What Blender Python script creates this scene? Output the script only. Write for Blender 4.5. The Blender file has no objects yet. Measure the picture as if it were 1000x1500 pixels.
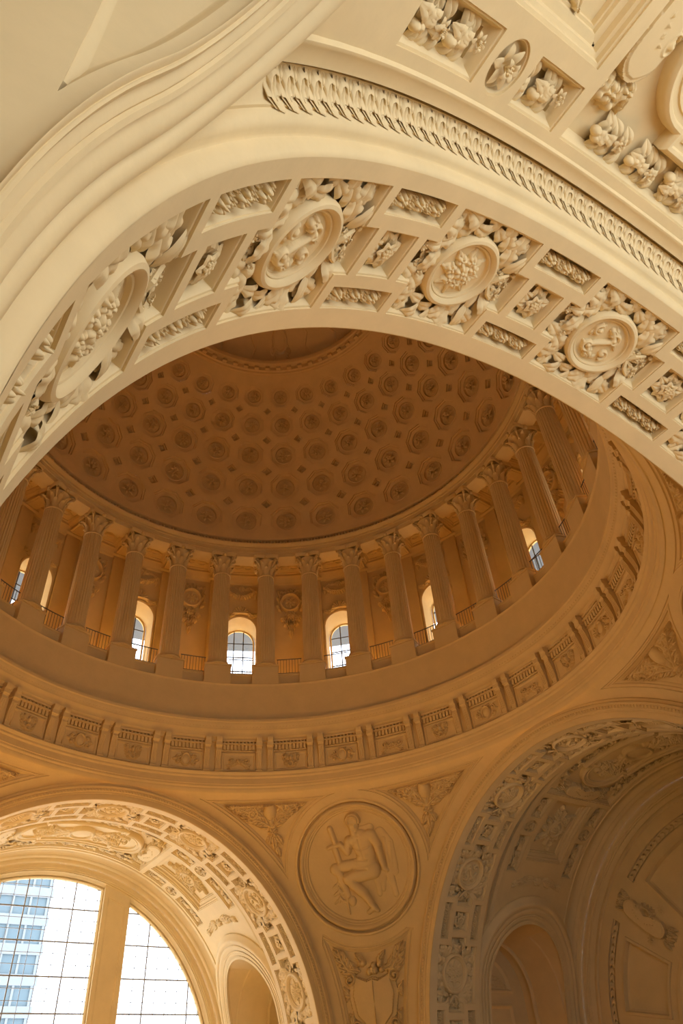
import bpy, math, random
import numpy as np
from mathutils import Vector, Matrix
from mathutils.geometry import delaunay_2d_cdt

PI = math.pi
rad = math.radians
random.seed(7)
RNG = np.random.default_rng(7)
scene = bpy.context.scene
COL = scene.collection

# ------------------------------------------------------------------ camera
cam_d = bpy.data.cameras.new('camera')
cam = bpy.data.objects.new('camera', cam_d)
COL.objects.link(cam)
CAM_POS = Vector((-9.711, -18.146, -1.955))
right = Vector((0.83731, -0.54274, -0.06592))
up = Vector((-0.32267, -0.58789, 0.74180))
fwd = Vector((0.44136, 0.59985, 0.66737))
m = Matrix(((right.x, up.x, -fwd.x, CAM_POS.x), (right.y, up.y, -fwd.y, CAM_POS.y), (right.z, up.z, -fwd.z, CAM_POS.z), (0, 0, 0, 1)))
cam.matrix_world = m
cam_d.sensor_fit = 'VERTICAL'
cam_d.sensor_height = 36.0
cam_d.lens = 1027.46 / 1500 * 36.0
cam_d.clip_start = 0.02
cam_d.clip_end = 600
scene.camera = cam

# ------------------------------------------------------------------ world, daylight, exposure
world = bpy.data.worlds.new('world')
scene.world = world
world.use_nodes = True
bg = world.node_tree.nodes['Background']
bg.inputs['Color'].default_value = (0.88, 0.965, 1.13, 1)
SKY = 3.9
bg.inputs['Strength'].default_value = SKY
scene.view_settings.view_transform = 'Standard'
scene.view_settings.look = 'None'
scene.view_settings.gamma = 1
scene.view_settings.exposure = 0.22
scene.view_settings.use_curve_mapping = False
scene.cycles.max_bounces = 10
scene.cycles.diffuse_bounces = 3
scene.cycles.transparent_max_bounces = 16
scene.cycles.caustics_reflective = False
scene.cycles.caustics_refractive = False
scene.cycles.use_denoising = True
scene.cycles.sample_clamp_indirect = 8.0

sun_d = bpy.data.lights.new('sun', 'SUN')
sun_d.energy = 22.0
sun_d.angle = rad(1.5)
sun_d.color = (1.0, 0.86, 0.62)
sun = bpy.data.objects.new('sun', sun_d)
COL.objects.link(sun)
SUN_AZ, SUN_EL = rad(20), rad(33)      # from beyond the far window
sun.rotation_euler = Vector((-math.sin(SUN_AZ) * math.cos(SUN_EL), -math.cos(SUN_AZ) * math.cos(SUN_EL), -math.sin(SUN_EL))).to_track_quat('-Z', 'Y').to_euler()


def portal(name, loc, rot, sx, sy):
    """daylight opening: tells the renderer where the sky enters"""
    d = bpy.data.lights.new(name, 'AREA')
    d.shape = 'RECTANGLE'
    d.size, d.size_y = sx, sy
    d.cycles.is_portal = True
    o = bpy.data.objects.new(name, d)
    o.location, o.rotation_euler = loc, rot
    COL.objects.link(o)


portal('daylight_portal', (0, 23.2, 3.4), (-PI / 2, 0, 0), 18.8, 12.4)
portal('daylight_portal', (0, -23.2, 3.4), (PI / 2, 0, 0), 18.8, 12.4)

# ------------------------------------------------------------------ key dimensions (metres, springing line of the arches at z = 0)
HALF = 13.0           # centre of the rotunda to the face of each arch
RA = 9.79             # arch radius
Y1 = 15.75            # end of the coffered arch soffit
RV = 10.25            # vault radius behind it
YC = 19.05            # middle of the vault
RS = math.sqrt(HALF ** 2 + 10.45 ** 2)   # pendentive sphere
FLOOR = -3.7
STEP = rad(11.25)     # one of 32 bays of the drum
ZD, RD = 25.26, 12.65  # dome centre and radius


# ------------------------------------------------------------------ materials
def plaster(name, col, var=0.05, rough=0.75, bump=0.15, scale=6.0):
    mt = bpy.data.materials.new(name)
    mt.use_nodes = True
    nt = mt.node_tree
    b = nt.nodes['Principled BSDF']
    tc = nt.nodes.new('ShaderNodeTexCoord')
    n = nt.nodes.new('ShaderNodeTexNoise')
    n.inputs['Scale'].default_value = 0.9
    n.inputs['Detail'].default_value = 6
    n.inputs['Roughness'].default_value = 0.65
    nt.links.new(tc.outputs['Object'], n.inputs['Vector'])
    r = nt.nodes.new('ShaderNodeValToRGB')
    r.color_ramp.elements[0].position = 0.3
    r.color_ramp.elements[1].position = 0.7
    r.color_ramp.elements[0].color = tuple(c * (1 - var) for c in col) + (1,)
    r.color_ramp.elements[1].color = tuple(min(1, c * (1 + var)) for c in col) + (1,)
    nt.links.new(n.outputs['Fac'], r.inputs['Fac'])
    nt.links.new(r.outputs['Color'], b.inputs['Base Color'])
    b.inputs['Roughness'].default_value = rough
    b.inputs['Specular IOR Level'].default_value = 0.25
    n2 = nt.nodes.new('ShaderNodeTexNoise')
    n2.inputs['Scale'].default_value = scale
    n2.inputs['Detail'].default_value = 5
    nt.links.new(tc.outputs['Object'], n2.inputs['Vector'])
    bp = nt.nodes.new('ShaderNodeBump')
    bp.inputs['Strength'].default_value = bump
    bp.inputs['Distance'].default_value = 0.02
    nt.links.new(n2.outputs['Fac'], bp.inputs['Height'])
    nt.links.new(bp.outputs['Normal'], b.inputs['Normal'])
    return mt


def plain(name, col, rough=0.5, metal=0.0):
    mt = bpy.data.materials.new(name)
    mt.use_nodes = True
    b = mt.node_tree.nodes['Principled BSDF']
    nt = mt.node_tree
    n = nt.nodes.new('ShaderNodeTexNoise')
    n.inputs['Scale'].default_value = 3
    r = nt.nodes.new('ShaderNodeValToRGB')
    r.color_ramp.elements[0].color = tuple(c * 0.92 for c in col) + (1,)
    r.color_ramp.elements[1].color = tuple(min(1, c * 1.06) for c in col) + (1,)
    nt.links.new(n.outputs['Fac'], r.inputs['Fac'])
    nt.links.new(r.outputs['Color'], b.inputs['Base Color'])
    b.inputs['Roughness'].default_value = rough
    b.inputs['Metallic'].default_value = metal
    return mt


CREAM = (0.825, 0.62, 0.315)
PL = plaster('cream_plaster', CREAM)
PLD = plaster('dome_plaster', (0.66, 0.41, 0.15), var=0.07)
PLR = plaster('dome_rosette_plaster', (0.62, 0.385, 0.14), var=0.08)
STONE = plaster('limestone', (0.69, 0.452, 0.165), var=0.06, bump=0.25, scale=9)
FLOORM = plaster('marble_floor', (0.66, 0.48, 0.28), var=0.1, rough=0.35, bump=0.02)
IRON = plain('dark_iron', (0.10, 0.085, 0.06), 0.5, 0.3)
LEAD = plain('window_lead', (0.32, 0.31, 0.29), 0.5, 0.2)
SLAB = plain('terrace_slab', (0.07, 0.08, 0.09), 0.8)
TGLASS = plain('tower_glass', (0.10, 0.15, 0.17), 0.35)
TWHITE = plain('tower_concrete', (0.22, 0.24, 0.245), 0.8)
BRONZE = plain('lamp_bronze', (0.25, 0.17, 0.08), 0.4, 0.8)

GLASS = bpy.data.materials.new('window_glass')
GLASS.use_nodes = True
_nt = GLASS.node_tree
_nt.nodes.remove(_nt.nodes['Principled BSDF'])
_o = _nt.nodes['Material Output']
_t = _nt.nodes.new('ShaderNodeBsdfTransparent')
_t.inputs['Color'].default_value = (0.93, 0.96, 0.96, 1)
_g = _nt.nodes.new('ShaderNodeBsdfGlossy')
_g.inputs['Roughness'].default_value = 0.08
_mx = _nt.nodes.new('ShaderNodeMixShader')
_mx.inputs['Fac'].default_value = 0.05
_nt.links.new(_t.outputs[0], _mx.inputs[1])
_nt.links.new(_g.outputs[0], _mx.inputs[2])
_nt.links.new(_mx.outputs[0], _o.inputs['Surface'])


# ------------------------------------------------------------------ mesh helpers
class MB:
    """collects vertices and faces; build() links them as one mesh object"""

    def __init__(self):
        self.V, self.F, self.n = [], [], 0

    def add(self, V, F):
        V = np.asarray(V, float).reshape(-1, 3)
        if isinstance(F, list) and F and isinstance(F[0], tuple):
            F = np.array(F)
        for f in (F if isinstance(F, list) else [F]):
            f = np.asarray(f, np.int64)
            if len(f):
                self.F.append(f + self.n)
        self.V.append(V)
        self.n += len(V)
        return self

    def merge(self, other, T=None):
        V, F = other.arrays()
        if T is not None:
            V = V @ np.array(T.to_3x3()).T + np.array(T.translation)
        return self.add(V, F)

    def arrays(self):
        return (np.concatenate(self.V) if self.V else np.zeros((0, 3))), [f.copy() for f in self.F]

    def map(self, fn):
        V, F = self.arrays()
        self.V = [fn(V)]
        return self

    def mesh(self, name, mat, sharp=38):
        V, F = self.arrays()
        me = bpy.data.meshes.new(name)
        me.vertices.add(len(V))
        me.vertices.foreach_set('co', V.astype(np.float32).ravel())
        idx = np.concatenate([f.ravel() for f in F])
        tot = np.concatenate([np.full(len(f), f.shape[1]) for f in F])
        me.loops.add(len(idx))
        me.loops.foreach_set('vertex_index', idx.astype(np.int32))
        me.polygons.add(len(tot))
        st = np.concatenate([[0], np.cumsum(tot)[:-1]])
        me.polygons.foreach_set('loop_start', st.astype(np.int32))
        me.polygons.foreach_set('use_smooth', np.ones(len(tot), bool))
        me.update(calc_edges=True)
        me.validate()
        if sharp is not None:
            me.set_sharp_from_angle(angle=rad(sharp))
        me.materials.append(mat)
        return me

    def build(self, name, mat, parent=None, sharp=38):
        return link(name, self.mesh(name, mat, sharp), parent)


def link(name, me, parent=None, loc=None, rot=None, mtx=None):
    o = bpy.data.objects.new(name, me)
    COL.objects.link(o)
    if parent is not None:
        o.parent = parent
    if mtx is not None:
        o.matrix_local = mtx
    if loc is not None:
        o.location = loc
    if rot is not None:
        o.rotation_euler = rot
    return o


def tag(o, label, cat, group=None, kind=None):
    o['label'] = label
    o['category'] = cat
    if group:
        o['group'] = group
    if kind:
        o['kind'] = kind
    return o


CHILDREN = {}


def copy_tree(o, parent=None, skip=()):
    c = o.copy()
    COL.objects.link(c)
    c.parent = parent
    for ch in o.children:
        if not any(ch.name.startswith(s) for s in skip):
            copy_tree(ch, c, skip)
    return c


def quads(nu, nv, cu=False, cv=False):
    """faces of a grid stored row by row: nu rows of nv points"""
    i = np.arange(nu if cu else nu - 1)
    j = np.arange(nv if cv else nv - 1)
    I, J = np.meshgrid(i, j, indexing='ij')
    I, J = I.ravel(), J.ravel()
    I2, J2 = (I + 1) % nu, (J + 1) % nv
    return np.stack([I * nv + J, I2 * nv + J, I2 * nv + J2, I * nv + J2], 1)


def box(x0, x1, y0, y1, z0, z1):
    V = [(x, y, z) for x in (x0, x1) for y in (y0, y1) for z in (z0, z1)]
    return MB().add(V, [(0, 1, 3, 2), (4, 6, 7, 5), (0, 4, 5, 1), (2, 3, 7, 6), (0, 2, 6, 4), (1, 5, 7, 3)])


def bevbox(x0, x1, y0, y1, z0, z1, b=0.03):
    """box with chamfered edges on the z-top face outline and vertical sides"""
    mb = MB()
    rings = []
    for ins, z in ((0, z0), (0, z1 - b), (b, z1)):
        rings.append([(x0 + ins, y0 + ins, z), (x1 - ins, y0 + ins, z), (x1 - ins, y1 - ins, z), (x0 + ins, y1 - ins, z)])
    V = [p for r in rings for p in r]
    mb.add(V, [quads(3, 4, cv=True), np.array([(8, 9, 10, 11), (3, 2, 1, 0)])])
    return mb


def revolve(prof, n=160, a0=0.0, a1=2 * PI):
    """(r, z) profile turned around the z axis; azimuth measured from +y towards +x"""
    prof = np.array(prof, float)
    full = abs(a1 - a0 - 2 * PI) < 1e-6
    a = np.linspace(a0, a1, n, endpoint=not full)
    V = np.stack([np.outer(np.sin(a), prof[:, 0]), np.outer(np.cos(a), prof[:, 0]), np.tile(prof[:, 1], (len(a), 1))], -1)
    return MB().add(V, quads(len(a), len(prof), cu=full))


def archsweep(prof, n=96, ext=True, t0=0.0, t1=PI):
    """(r, y) profile swept over a semicircular arch about the y axis, then straight down to the floor"""
    prof = np.array(prof, float)
    rows = []
    if ext:
        rows.append(np.stack([prof[:, 0], prof[:, 1], np.full(len(prof), FLOOR)], 1))
    for t in np.linspace(t0, t1, n):
        rows.append(np.stack([prof[:, 0] * math.cos(t), prof[:, 1], prof[:, 0] * math.sin(t)], 1))
    if ext:
        rows.append(np.stack([-prof[:, 0], prof[:, 1], np.full(len(prof), FLOOR)], 1))
    return MB().add(np.array(rows), quads(len(rows), len(prof)))


def dens(loop, d, closed=True):
    """resample a polyline so that no edge is longer than d; the given corners stay"""
    loop = np.asarray(loop, float)
    out = []
    n = len(loop)
    for i in range(n if closed else n - 1):
        a, b = loop[i], loop[(i + 1) % n]
        k = max(1, int(math.ceil(np.linalg.norm(b - a) / d)))
        for j in range(k):
            out.append(a + (b - a) * j / k)
    if not closed:
        out.append(loop[-1])
    return np.array(out)


def area2(l):
    x, y = l[:, 0], l[:, 1]
    return float(np.sum(x * np.roll(y, -1) - y * np.roll(x, -1))) / 2


def ccw(l):
    l = np.asarray(l, float)
    return l if area2(l) > 0 else l[::-1].copy()


def inside(pts, loop):
    x, y = pts[:, 0], pts[:, 1]
    r = np.zeros(len(pts), bool)
    n = len(loop)
    for i in range(n):
        x0, y0 = loop[i]
        x1, y1 = loop[(i + 1) % n]
        if y0 == y1:
            continue
        c = (y0 > y) != (y1 > y)
        r ^= c & (x < (x1 - x0) * (y - y0) / (y1 - y0) + x0)
    return r


def offset(loop, d):
    """closed ccw loop moved inward by d with mitred corners"""
    if abs(d) < 1e-9:
        return loop.copy()
    p, q = np.roll(loop, 1, 0), np.roll(loop, -1, 0)
    e0, e1 = loop - p, q - loop
    e0 = e0 / (np.linalg.norm(e0, axis=1)[:, None] + 1e-12)
    e1 = e1 / (np.linalg.norm(e1, axis=1)[:, None] + 1e-12)
    n0 = np.stack([-e0[:, 1], e0[:, 0]], 1)
    n1 = np.stack([-e1[:, 1], e1[:, 0]], 1)
    b = n0 + n1
    l2 = (b * b).sum(1)
    b = np.where(l2[:, None] < 0.12, n1, 2 * b / np.maximum(l2, 1e-9)[:, None])
    return loop + b * d


def surface(outer, holes, sp, mapf, h=0.0, mb=None):
    """flat region with holes triangulated in (u, v) and carried onto a curved surface by mapf(u, v, h)"""
    outer = ccw(outer)
    loops = [outer] + [ccw(l) for l in holes]
    pts, edges, k = [], [], 0
    for l in loops:
        n = len(l)
        pts.append(l)
        edges += [(k + i, k + (i + 1) % n) for i in range(n)]
        k += n
    lo, hi = outer.min(0), outer.max(0)
    gx = np.arange(lo[0] + sp * 0.5, hi[0], sp)
    gy = np.arange(lo[1] + sp * 0.5, hi[1], sp)
    if len(gx) and len(gy):
        g = np.stack(np.meshgrid(gx, gy), -1).reshape(-1, 2)
        keep = inside(g, outer)
        for l in loops[1:]:
            keep &= ~inside(g, l)
        g = g[keep]
        if len(g):
            ball = np.concatenate(loops)
            ok = np.ones(len(g), bool)
            for s in range(0, len(g), 400):
                d = ((g[s:s + 400, None, :] - ball[None]) ** 2).sum(-1).min(1)
                ok[s:s + 400] = d > (0.3 * sp) ** 2
            pts.append(g[ok])
    P = np.concatenate(pts)
    r = delaunay_2d_cdt([Vector(p) for p in P.tolist()], edges, [], 0, 1e-6)
    V = np.array([tuple(v) for v in r[0]])
    T = np.array([tuple(f) for f in r[2] if len(f) == 3])
    c = V[T].mean(1)
    keep = inside(c, outer)
    for l in loops[1:]:
        keep &= ~inside(c, l)
    T = T[keep]
    mb = mb or MB()
    return mb.add(mapf(V[:, 0], V[:, 1], np.full(len(V), float(h))), [T])


def frame(loop, prof, mapf, floor=True, sp=0.3, mb=None, holes=()):
    """profile of (inset, height) carried round a closed loop; optionally closed by a floor"""
    loop = ccw(loop)
    mb = mb or MB()
    rings = []
    for ins, h in prof:
        l = offset(loop, ins)
        rings.append(mapf(l[:, 0], l[:, 1], np.full(len(l), float(h))))
    mb.add(np.array(rings), quads(len(rings), len(loop), cv=True))
    if floor:
        surface(offset(loop, prof[-1][0]), list(holes), sp, mapf, prof[-1][1], mb)
    return mb


def rect(u0, u1, v0, v1, d=0.2):
    return dens([(u0, v0), (u1, v0), (u1, v1), (u0, v1)], d)


def ell(cu, cv, a, b, n=40):
    t = np.arange(n) * 2 * PI / n
    return np.stack([cu + a * np.cos(t), cv + b * np.sin(t)], 1)


# maps from (u, v, h) to space: h is how far a point stands proud of the surface towards the room
def cylmap(R):
    return lambda u, v, h: np.stack([(R - h) * np.sin(u / R), v, (R - h) * np.cos(u / R)], -1)


def vcylmap(R):
    return lambda u, v, h: np.stack([(R - h) * np.sin(u / R), (R - h) * np.cos(u / R), v], -1)


def planemap(y):
    return lambda u, v, h: np.stack([u, np.full_like(u, y) - h, v], -1)


def flatmap(u, v, h):
    return np.stack([u, v, h], -1)


# ------------------------------------------------------------------ ornament kit: solid leaves, flowers, tubes
def leaf3(L=1.0, W=0.4, lobes=4, rise=0.18, curl=0.12, nu=11, nv=7, tip=0.25):
    s = np.linspace(0, 1, nu)[:, None]
    t = np.linspace(-1, 1, nv)[None, :]
    w = W * 0.5 * np.sin(PI * np.clip(s, 0.04, 0.985) ** 0.75) ** 0.75 * (0.78 + 0.22 * np.abs(np.cos(lobes * PI * s)))
    x = L * s + 0 * t
    y = w * t
    z = rise * np.sin(PI * s * 0.9) + curl * s ** 3 - 0.35 * w * t ** 2 - 0.12 * W * np.exp(-(t / 0.22) ** 2) * np.sin(PI * s)
    z = z + 0.05 * W * np.cos(lobes * 2 * PI * s) * np.abs(t)
    return MB().add(np.stack([x, y, z], -1), quads(nu, nv))


def sphere(r=1.0, c=(0, 0, 0), nu=8, nv=6, sq=(1, 1, 1)):
    a = np.arange(nu) * 2 * PI / nu
    b = np.linspace(-PI / 2, PI / 2, nv)
    V = np.stack([np.outer(np.cos(b), np.cos(a)) * sq[0], np.outer(np.cos(b), np.sin(a)) * sq[1], np.outer(np.sin(b), np.ones(nu)) * sq[2]], -1) * r + np.array(c)
    return MB().add(V, quads(nv, nu, cv=True))


def rotz(a, loc=(0, 0, 0), s=1.0, tilt=0.0):
    return Matrix.Translation(loc) @ Matrix.Rotation(a, 4, 'Z') @ Matrix.Rotation(tilt, 4, 'Y') @ Matrix.Scale(s, 4)


def rosette(R=1.0, n=8, inner=6, h=0.3, lobes=2, wf=1.8):
    mb = MB()
    for i in range(n):
        mb.merge(leaf3(R, R * 2.3 / n * wf, lobes, h * 0.6, h * 0.25, 8, 5), rotz(2 * PI * i / n, (0, 0, 0)))
    for i in range(inner):
        mb.merge(leaf3(R * 0.58, R * 0.36, 1, h * 0.75, h * 0.35, 6, 5), rotz(2 * PI * (i + 0.5) / inner, (0, 0, h * 0.3)))
    mb.merge(sphere(R * 0.2, (0, 0, h * 0.75), 10, 6, (1, 1, 0.8)))
    for i in range(6):
        a = i * PI / 3
        mb.merge(sphere(R * 0.07, (math.cos(a) * R * 0.15, math.sin(a) * R * 0.15, h * 0.92), 6, 4))
    return mb


def tube(path, r, n=8, closed=False):
    """r: radius or list of radii; sections stand across the path in 3-D"""
    P = np.asarray(path, float)
    k = len(P)
    r = np.full(k, r) if np.isscalar(r) else np.asarray(r, float)
    if closed:
        T = np.roll(P, -1, 0) - np.roll(P, 1, 0)
    else:
        T = np.gradient(P, axis=0)
    T /= np.linalg.norm(T, axis=1)[:, None] + 1e-12
    upv = np.tile([0.0, 0, 1], (k, 1))
    bad = np.abs(T[:, 2]) > 0.9
    upv[bad] = [1, 0, 0]
    A = np.cross(T, upv)
    A /= np.linalg.norm(A, axis=1)[:, None]
    B = np.cross(A, T)
    a = np.arange(n) * 2 * PI / n
    V = P[:, None] + (A[:, None] * np.cos(a)[None, :, None] + B[:, None] * np.sin(a)[None, :, None]) * r[:, None, None]
    return MB().add(V, quads(k, n, cu=closed, cv=True))


def spiral(r, turns, n=26, r1=0.12):
    t = np.linspace(0, 1, n)
    a = t * turns * 2 * PI
    q = r * (1 - t * (1 - r1))
    return np.stack([q * np.cos(a), q * np.sin(a)], 1)


# ------------------------------------------------------------------ ornament kit: carved relief as real height geometry
class Relief:
    def __init__(self, x0, x1, y0, y1, res):
        self.nx = max(8, int((x1 - x0) / res))
        self.ny = max(8, int((y1 - y0) / res))
        self.x = np.linspace(x0, x1, self.nx)
        self.y = np.linspace(y0, y1, self.ny)
        self.H = np.zeros((self.ny, self.nx))

    def win(self, cx, cy, r):
        i0, i1 = np.searchsorted(self.x, [cx - r, cx + r])
        j0, j1 = np.searchsorted(self.y, [cy - r, cy + r])
        sl = (slice(j0, j1), slice(i0, i1))
        X, Y = np.meshgrid(self.x[i0:i1] - cx, self.y[j0:j1] - cy)
        return sl, X, Y

    def put(self, sl, h, add=False):
        if h.size:
            self.H[sl] = self.H[sl] + h if add else np.maximum(self.H[sl], h)

    def leaf(self, cx, cy, ang, L, W, hgt, lobes=4, bend=0.0):
        sl, X, Y = self.win(cx, cy, L * 1.15 + W)
        c, s_ = math.cos(ang), math.sin(ang)
        s = (X * c + Y * s_) / L
        t = -X * s_ + Y * c - bend * L * np.clip(s, 0, 1) ** 2
        sc = np.clip(s, 1e-3, 1 - 1e-3)
        w = W * 0.5 * np.sin(PI * sc ** 0.75) ** 0.7 * (0.7 + 0.3 * np.abs(np.cos(lobes * PI * sc)))
        q = np.abs(t) / w
        ok = (s > 0) & (s < 1) & (q < 1)
        prof = np.sqrt(np.clip(1 - q * q, 0, 1)) ** 0.7
        h = hgt * (0.45 + 0.55 * np.sin(PI * sc)) * prof * (1 - 0.45 * np.exp(-(q / 0.16) ** 2)) * (1 - 0.22 * (0.5 + 0.5 * np.cos(2 * PI * (lobes * sc - 0.9 * q))) * q)
        self.put(sl, np.where(ok, h, 0))
        return self

    def flower(self, cx, cy, r, n, hgt, a0=0.0):
        sl, X, Y = self.win(cx, cy, r * 1.05)
        rho, phi = np.hypot(X, Y), np.arctan2(Y, X) + a0
        pet = np.abs(np.cos(n * phi / 2))
        w = r * (0.7 + 0.3 * pet)
        q = np.clip(rho / w, 0, 1)
        h = hgt * (0.4 + 0.6 * np.sin(PI * q) ** 0.7) * (0.62 + 0.38 * pet) * (q < 1)
        ce = hgt * 1.15 * np.sqrt(np.clip(1 - (rho / (r * 0.27)) ** 2, 0, 1))
        self.put(sl, np.maximum(h, ce))
        return self

    def ball(self, cx, cy, r, hgt, ry=None):
        ry = ry or r
        sl, X, Y = self.win(cx, cy, max(r, ry) * 1.05)
        self.put(sl, hgt * np.sqrt(np.clip(1 - (X / r) ** 2 - (Y / ry) ** 2, 0, 1)))
        return self

    def stroke(self, pts, r0, r1, hgt, base=0.0):
        pts = np.asarray(pts, float)
        n = len(pts) - 1
        for i in range(n):
            a, b = pts[i], pts[i + 1]
            ra, rb = r0 + (r1 - r0) * i / n, r0 + (r1 - r0) * (i + 1) / n
            c = (a + b) / 2
            L = np.linalg.norm(b - a)
            sl, X, Y = self.win(c[0], c[1], L / 2 + max(ra, rb) * 1.1)
            X, Y = X + c[0] - a[0], Y + c[1] - a[1]
            t = np.clip((X * (b[0] - a[0]) + Y * (b[1] - a[1])) / (L * L + 1e-12), 0, 1)
            d = np.hypot(X - t * (b[0] - a[0]), Y - t * (b[1] - a[1]))
            rr = ra + (rb - ra) * t
            h = np.where(d < rr, base + hgt * np.sqrt(np.clip(1 - (d / rr) ** 2, 0, 1)), 0)
            self.put(sl, h)
        return self

    def scroll(self, cx, cy, r, turns, a0, sgn, w, hgt):
        p = spiral(r, turns)
        c, s = math.cos(a0), math.sin(a0)
        p = np.stack([p[:, 0], p[:, 1] * sgn], 1)
        p = np.stack([cx + p[:, 0] * c - p[:, 1] * s, cy + p[:, 0] * s + p[:, 1] * c], 1)
        self.stroke(p, w, w * 0.7, hgt)
        self.ball(cx, cy, w * 1.5, hgt * 1.2)
        return self

    def ring(self, cx, cy, rx, ry, w, hgt):
        sl, X, Y = self.win(cx, cy, max(rx, ry) + 2 * w)
        rho = np.sqrt((X / rx) ** 2 + (Y / ry) ** 2)
        d = np.abs(rho - 1) * min(rx, ry) / w
        self.put(sl, hgt * np.sqrt(np.clip(1 - d * d, 0, 1)))
        return self

    def disc(self, cx, cy, rx, ry, hgt, bulge=0.0):
        sl, X, Y = self.win(cx, cy, max(rx, ry) * 1.02)
        q = (X / rx) ** 2 + (Y / ry) ** 2
        self.put(sl, np.where(q < 1, hgt + bulge * (1 - q), 0))
        return self

    def poly(self, loop, hgt, bulge=0.0):
        X, Y = np.meshgrid(self.x, self.y)
        loop = np.asarray(loop, float)
        m_ = inside(np.stack([X.ravel(), Y.ravel()], 1), loop).reshape(X.shape)
        c = loop.mean(0)
        r2 = ((loop - c) ** 2).sum(1).max()
        self.H = np.maximum(self.H, np.where(m_, hgt + bulge * (1 - ((X - c[0]) ** 2 + (Y - c[1]) ** 2) / r2), 0))
        return self

    def spray(self, cx, cy, ang, L, n, W, hgt, curve=0.6, flip=1):
        """curving stem with leaves on both sides, ending in a scroll"""
        pts = [(cx, cy)]
        a = ang
        for i in range(n):
            a += flip * curve / n
            pts.append((pts[-1][0] + math.cos(a) * L / n, pts[-1][1] + math.sin(a) * L / n))
            k = 1 - 0.45 * i / n
            for sd in (-1, 1):
                self.leaf(pts[-2][0], pts[-2][1], a + sd * 0.75, W * 2.1 * k, W * k, hgt * (0.8 + 0.2 * k), 3, bend=-sd * 0.25)
        self.stroke(pts, W * 0.22, W * 0.12, hgt)
        self.leaf(pts[-1][0], pts[-1][1], a, W * 2.0, W * 0.9, hgt, 3)
        return self

    def clip(self, loop):
        X, Y = np.meshgrid(self.x, self.y)
        self.H *= inside(np.stack([X.ravel(), Y.ravel()], 1), np.asarray(loop)).reshape(X.shape)
        return self

    def smooth(self, k=1):
        for _ in range(k):
            H = self.H
            G = H.copy()
            G[1:-1, 1:-1] = (H[1:-1, 1:-1] * 4 + H[:-2, 1:-1] + H[2:, 1:-1] + H[1:-1, :-2] + H[1:-1, 2:]) / 8
            self.H = G
        return self

    def mesh(self, mapf=flatmap, base=0.0, du=0.0, dv=0.0, eps=0.004, mb=None):
        X, Y = np.meshgrid(self.x, self.y)
        F = quads(self.ny, self.nx)
        hv = self.H.ravel()
        keep = hv[F].max(1) > eps
        F = F[keep]
        used = np.unique(F)
        if not len(used):
            return mb or MB()
        re = np.full(self.ny * self.nx, -1)
        re[used] = np.arange(len(used))
        h = np.where(hv[used] > eps, hv[used] + base, base - 0.01)
        V = mapf(X.ravel()[used] + du, Y.ravel()[used] + dv, h)
        return (mb or MB()).add(V, [re[F]])


def rose_cluster(R_, cx, cy, r, hgt):
    for i in range(6):
        a = i * PI / 3 + 0.3
        R_.leaf(cx + math.cos(a) * r * 0.45, cy + math.sin(a) * r * 0.45, a, r * 0.85, r * 0.5, hgt * 0.6, 2)
    R_.flower(cx, cy, r * 0.62, 5, hgt)
    return R_


# ================================================================== FLOOR
fl = box(-26, 26, -26, 26, FLOOR - 0.2, FLOOR).build('floor', FLOORM)
tag(fl, 'pale marble floor far below the rotunda dome', 'floor', kind='structure')

# ================================================================== DRUM AND DOME
E_ROWS = [9.0, 19.8, 29.75, 38.8, 47.15]
SP = [2.38 / 12.65, 0, 0, 0, 0]


def domemap(az, el, h):
    a, e = np.radians(az), np.radians(el)
    r = RD - h
    return np.stack([r * np.cos(e) * np.sin(a), r * np.cos(e) * np.cos(a), ZD + r * np.sin(e)], -1)


E_TOP = 53.6
d_mid = [(E_ROWS[i] + E_ROWS[i + 1]) / 2 for i in range(4)]
oct_loops, dia_loops = [], []
for i, e in enumerate(E_ROWS):
    ce = math.cos(rad(e))
    su = 11.25 * 0.385                               # half width in azimuth degrees
    sv = su * ce                                     # same metres in elevation
    t = 0.42
    P8 = [(-1, -t), (-t, -1), (t, -1), (1, -t), (1, t), (t, 1), (-t, 1), (-1, t)]
    oct_loops.append(np.array([(p[0] * su, e + p[1] * sv) for p in P8]))
for i, e in enumerate(d_mid):
    ce = math.cos(rad(e))
    wu = 11.25 * 0.14
    dia_loops.append((e, wu, wu * ce))

edge_l = [(-5.625, 2.5)]
for e, wu, wv in dia_loops:
    edge_l += [(-5.625, e - wv), (-5.625 + wu, e), (-5.625, e + wv)]
edge_l += [(-5.625, E_TOP)]
edge_r = [(-x, y) for x, y in edge_l[::-1]]
outer = dens(edge_l + edge_r, 1.5)
strip = surface(outer, [dens(l, 1.2) for l in oct_loops], 1.6, domemap)
shell = MB()
sv_, sf_ = strip.arrays()
for k in range(32):
    a = k * STEP
    c, s = math.cos(a), math.sin(a)
    shell.add(np.stack([sv_[:, 0] * c + sv_[:, 1] * s, -sv_[:, 0] * s + sv_[:, 1] * c, sv_[:, 2]], 1), sf_)
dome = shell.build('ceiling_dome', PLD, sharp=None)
tag(dome, 'coffered plaster dome with rows of octagonal coffers around an open oculus', 'dome', kind='structure')


def azrot(k):
    return Matrix.Rotation(-k * STEP, 4, 'Z')


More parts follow.
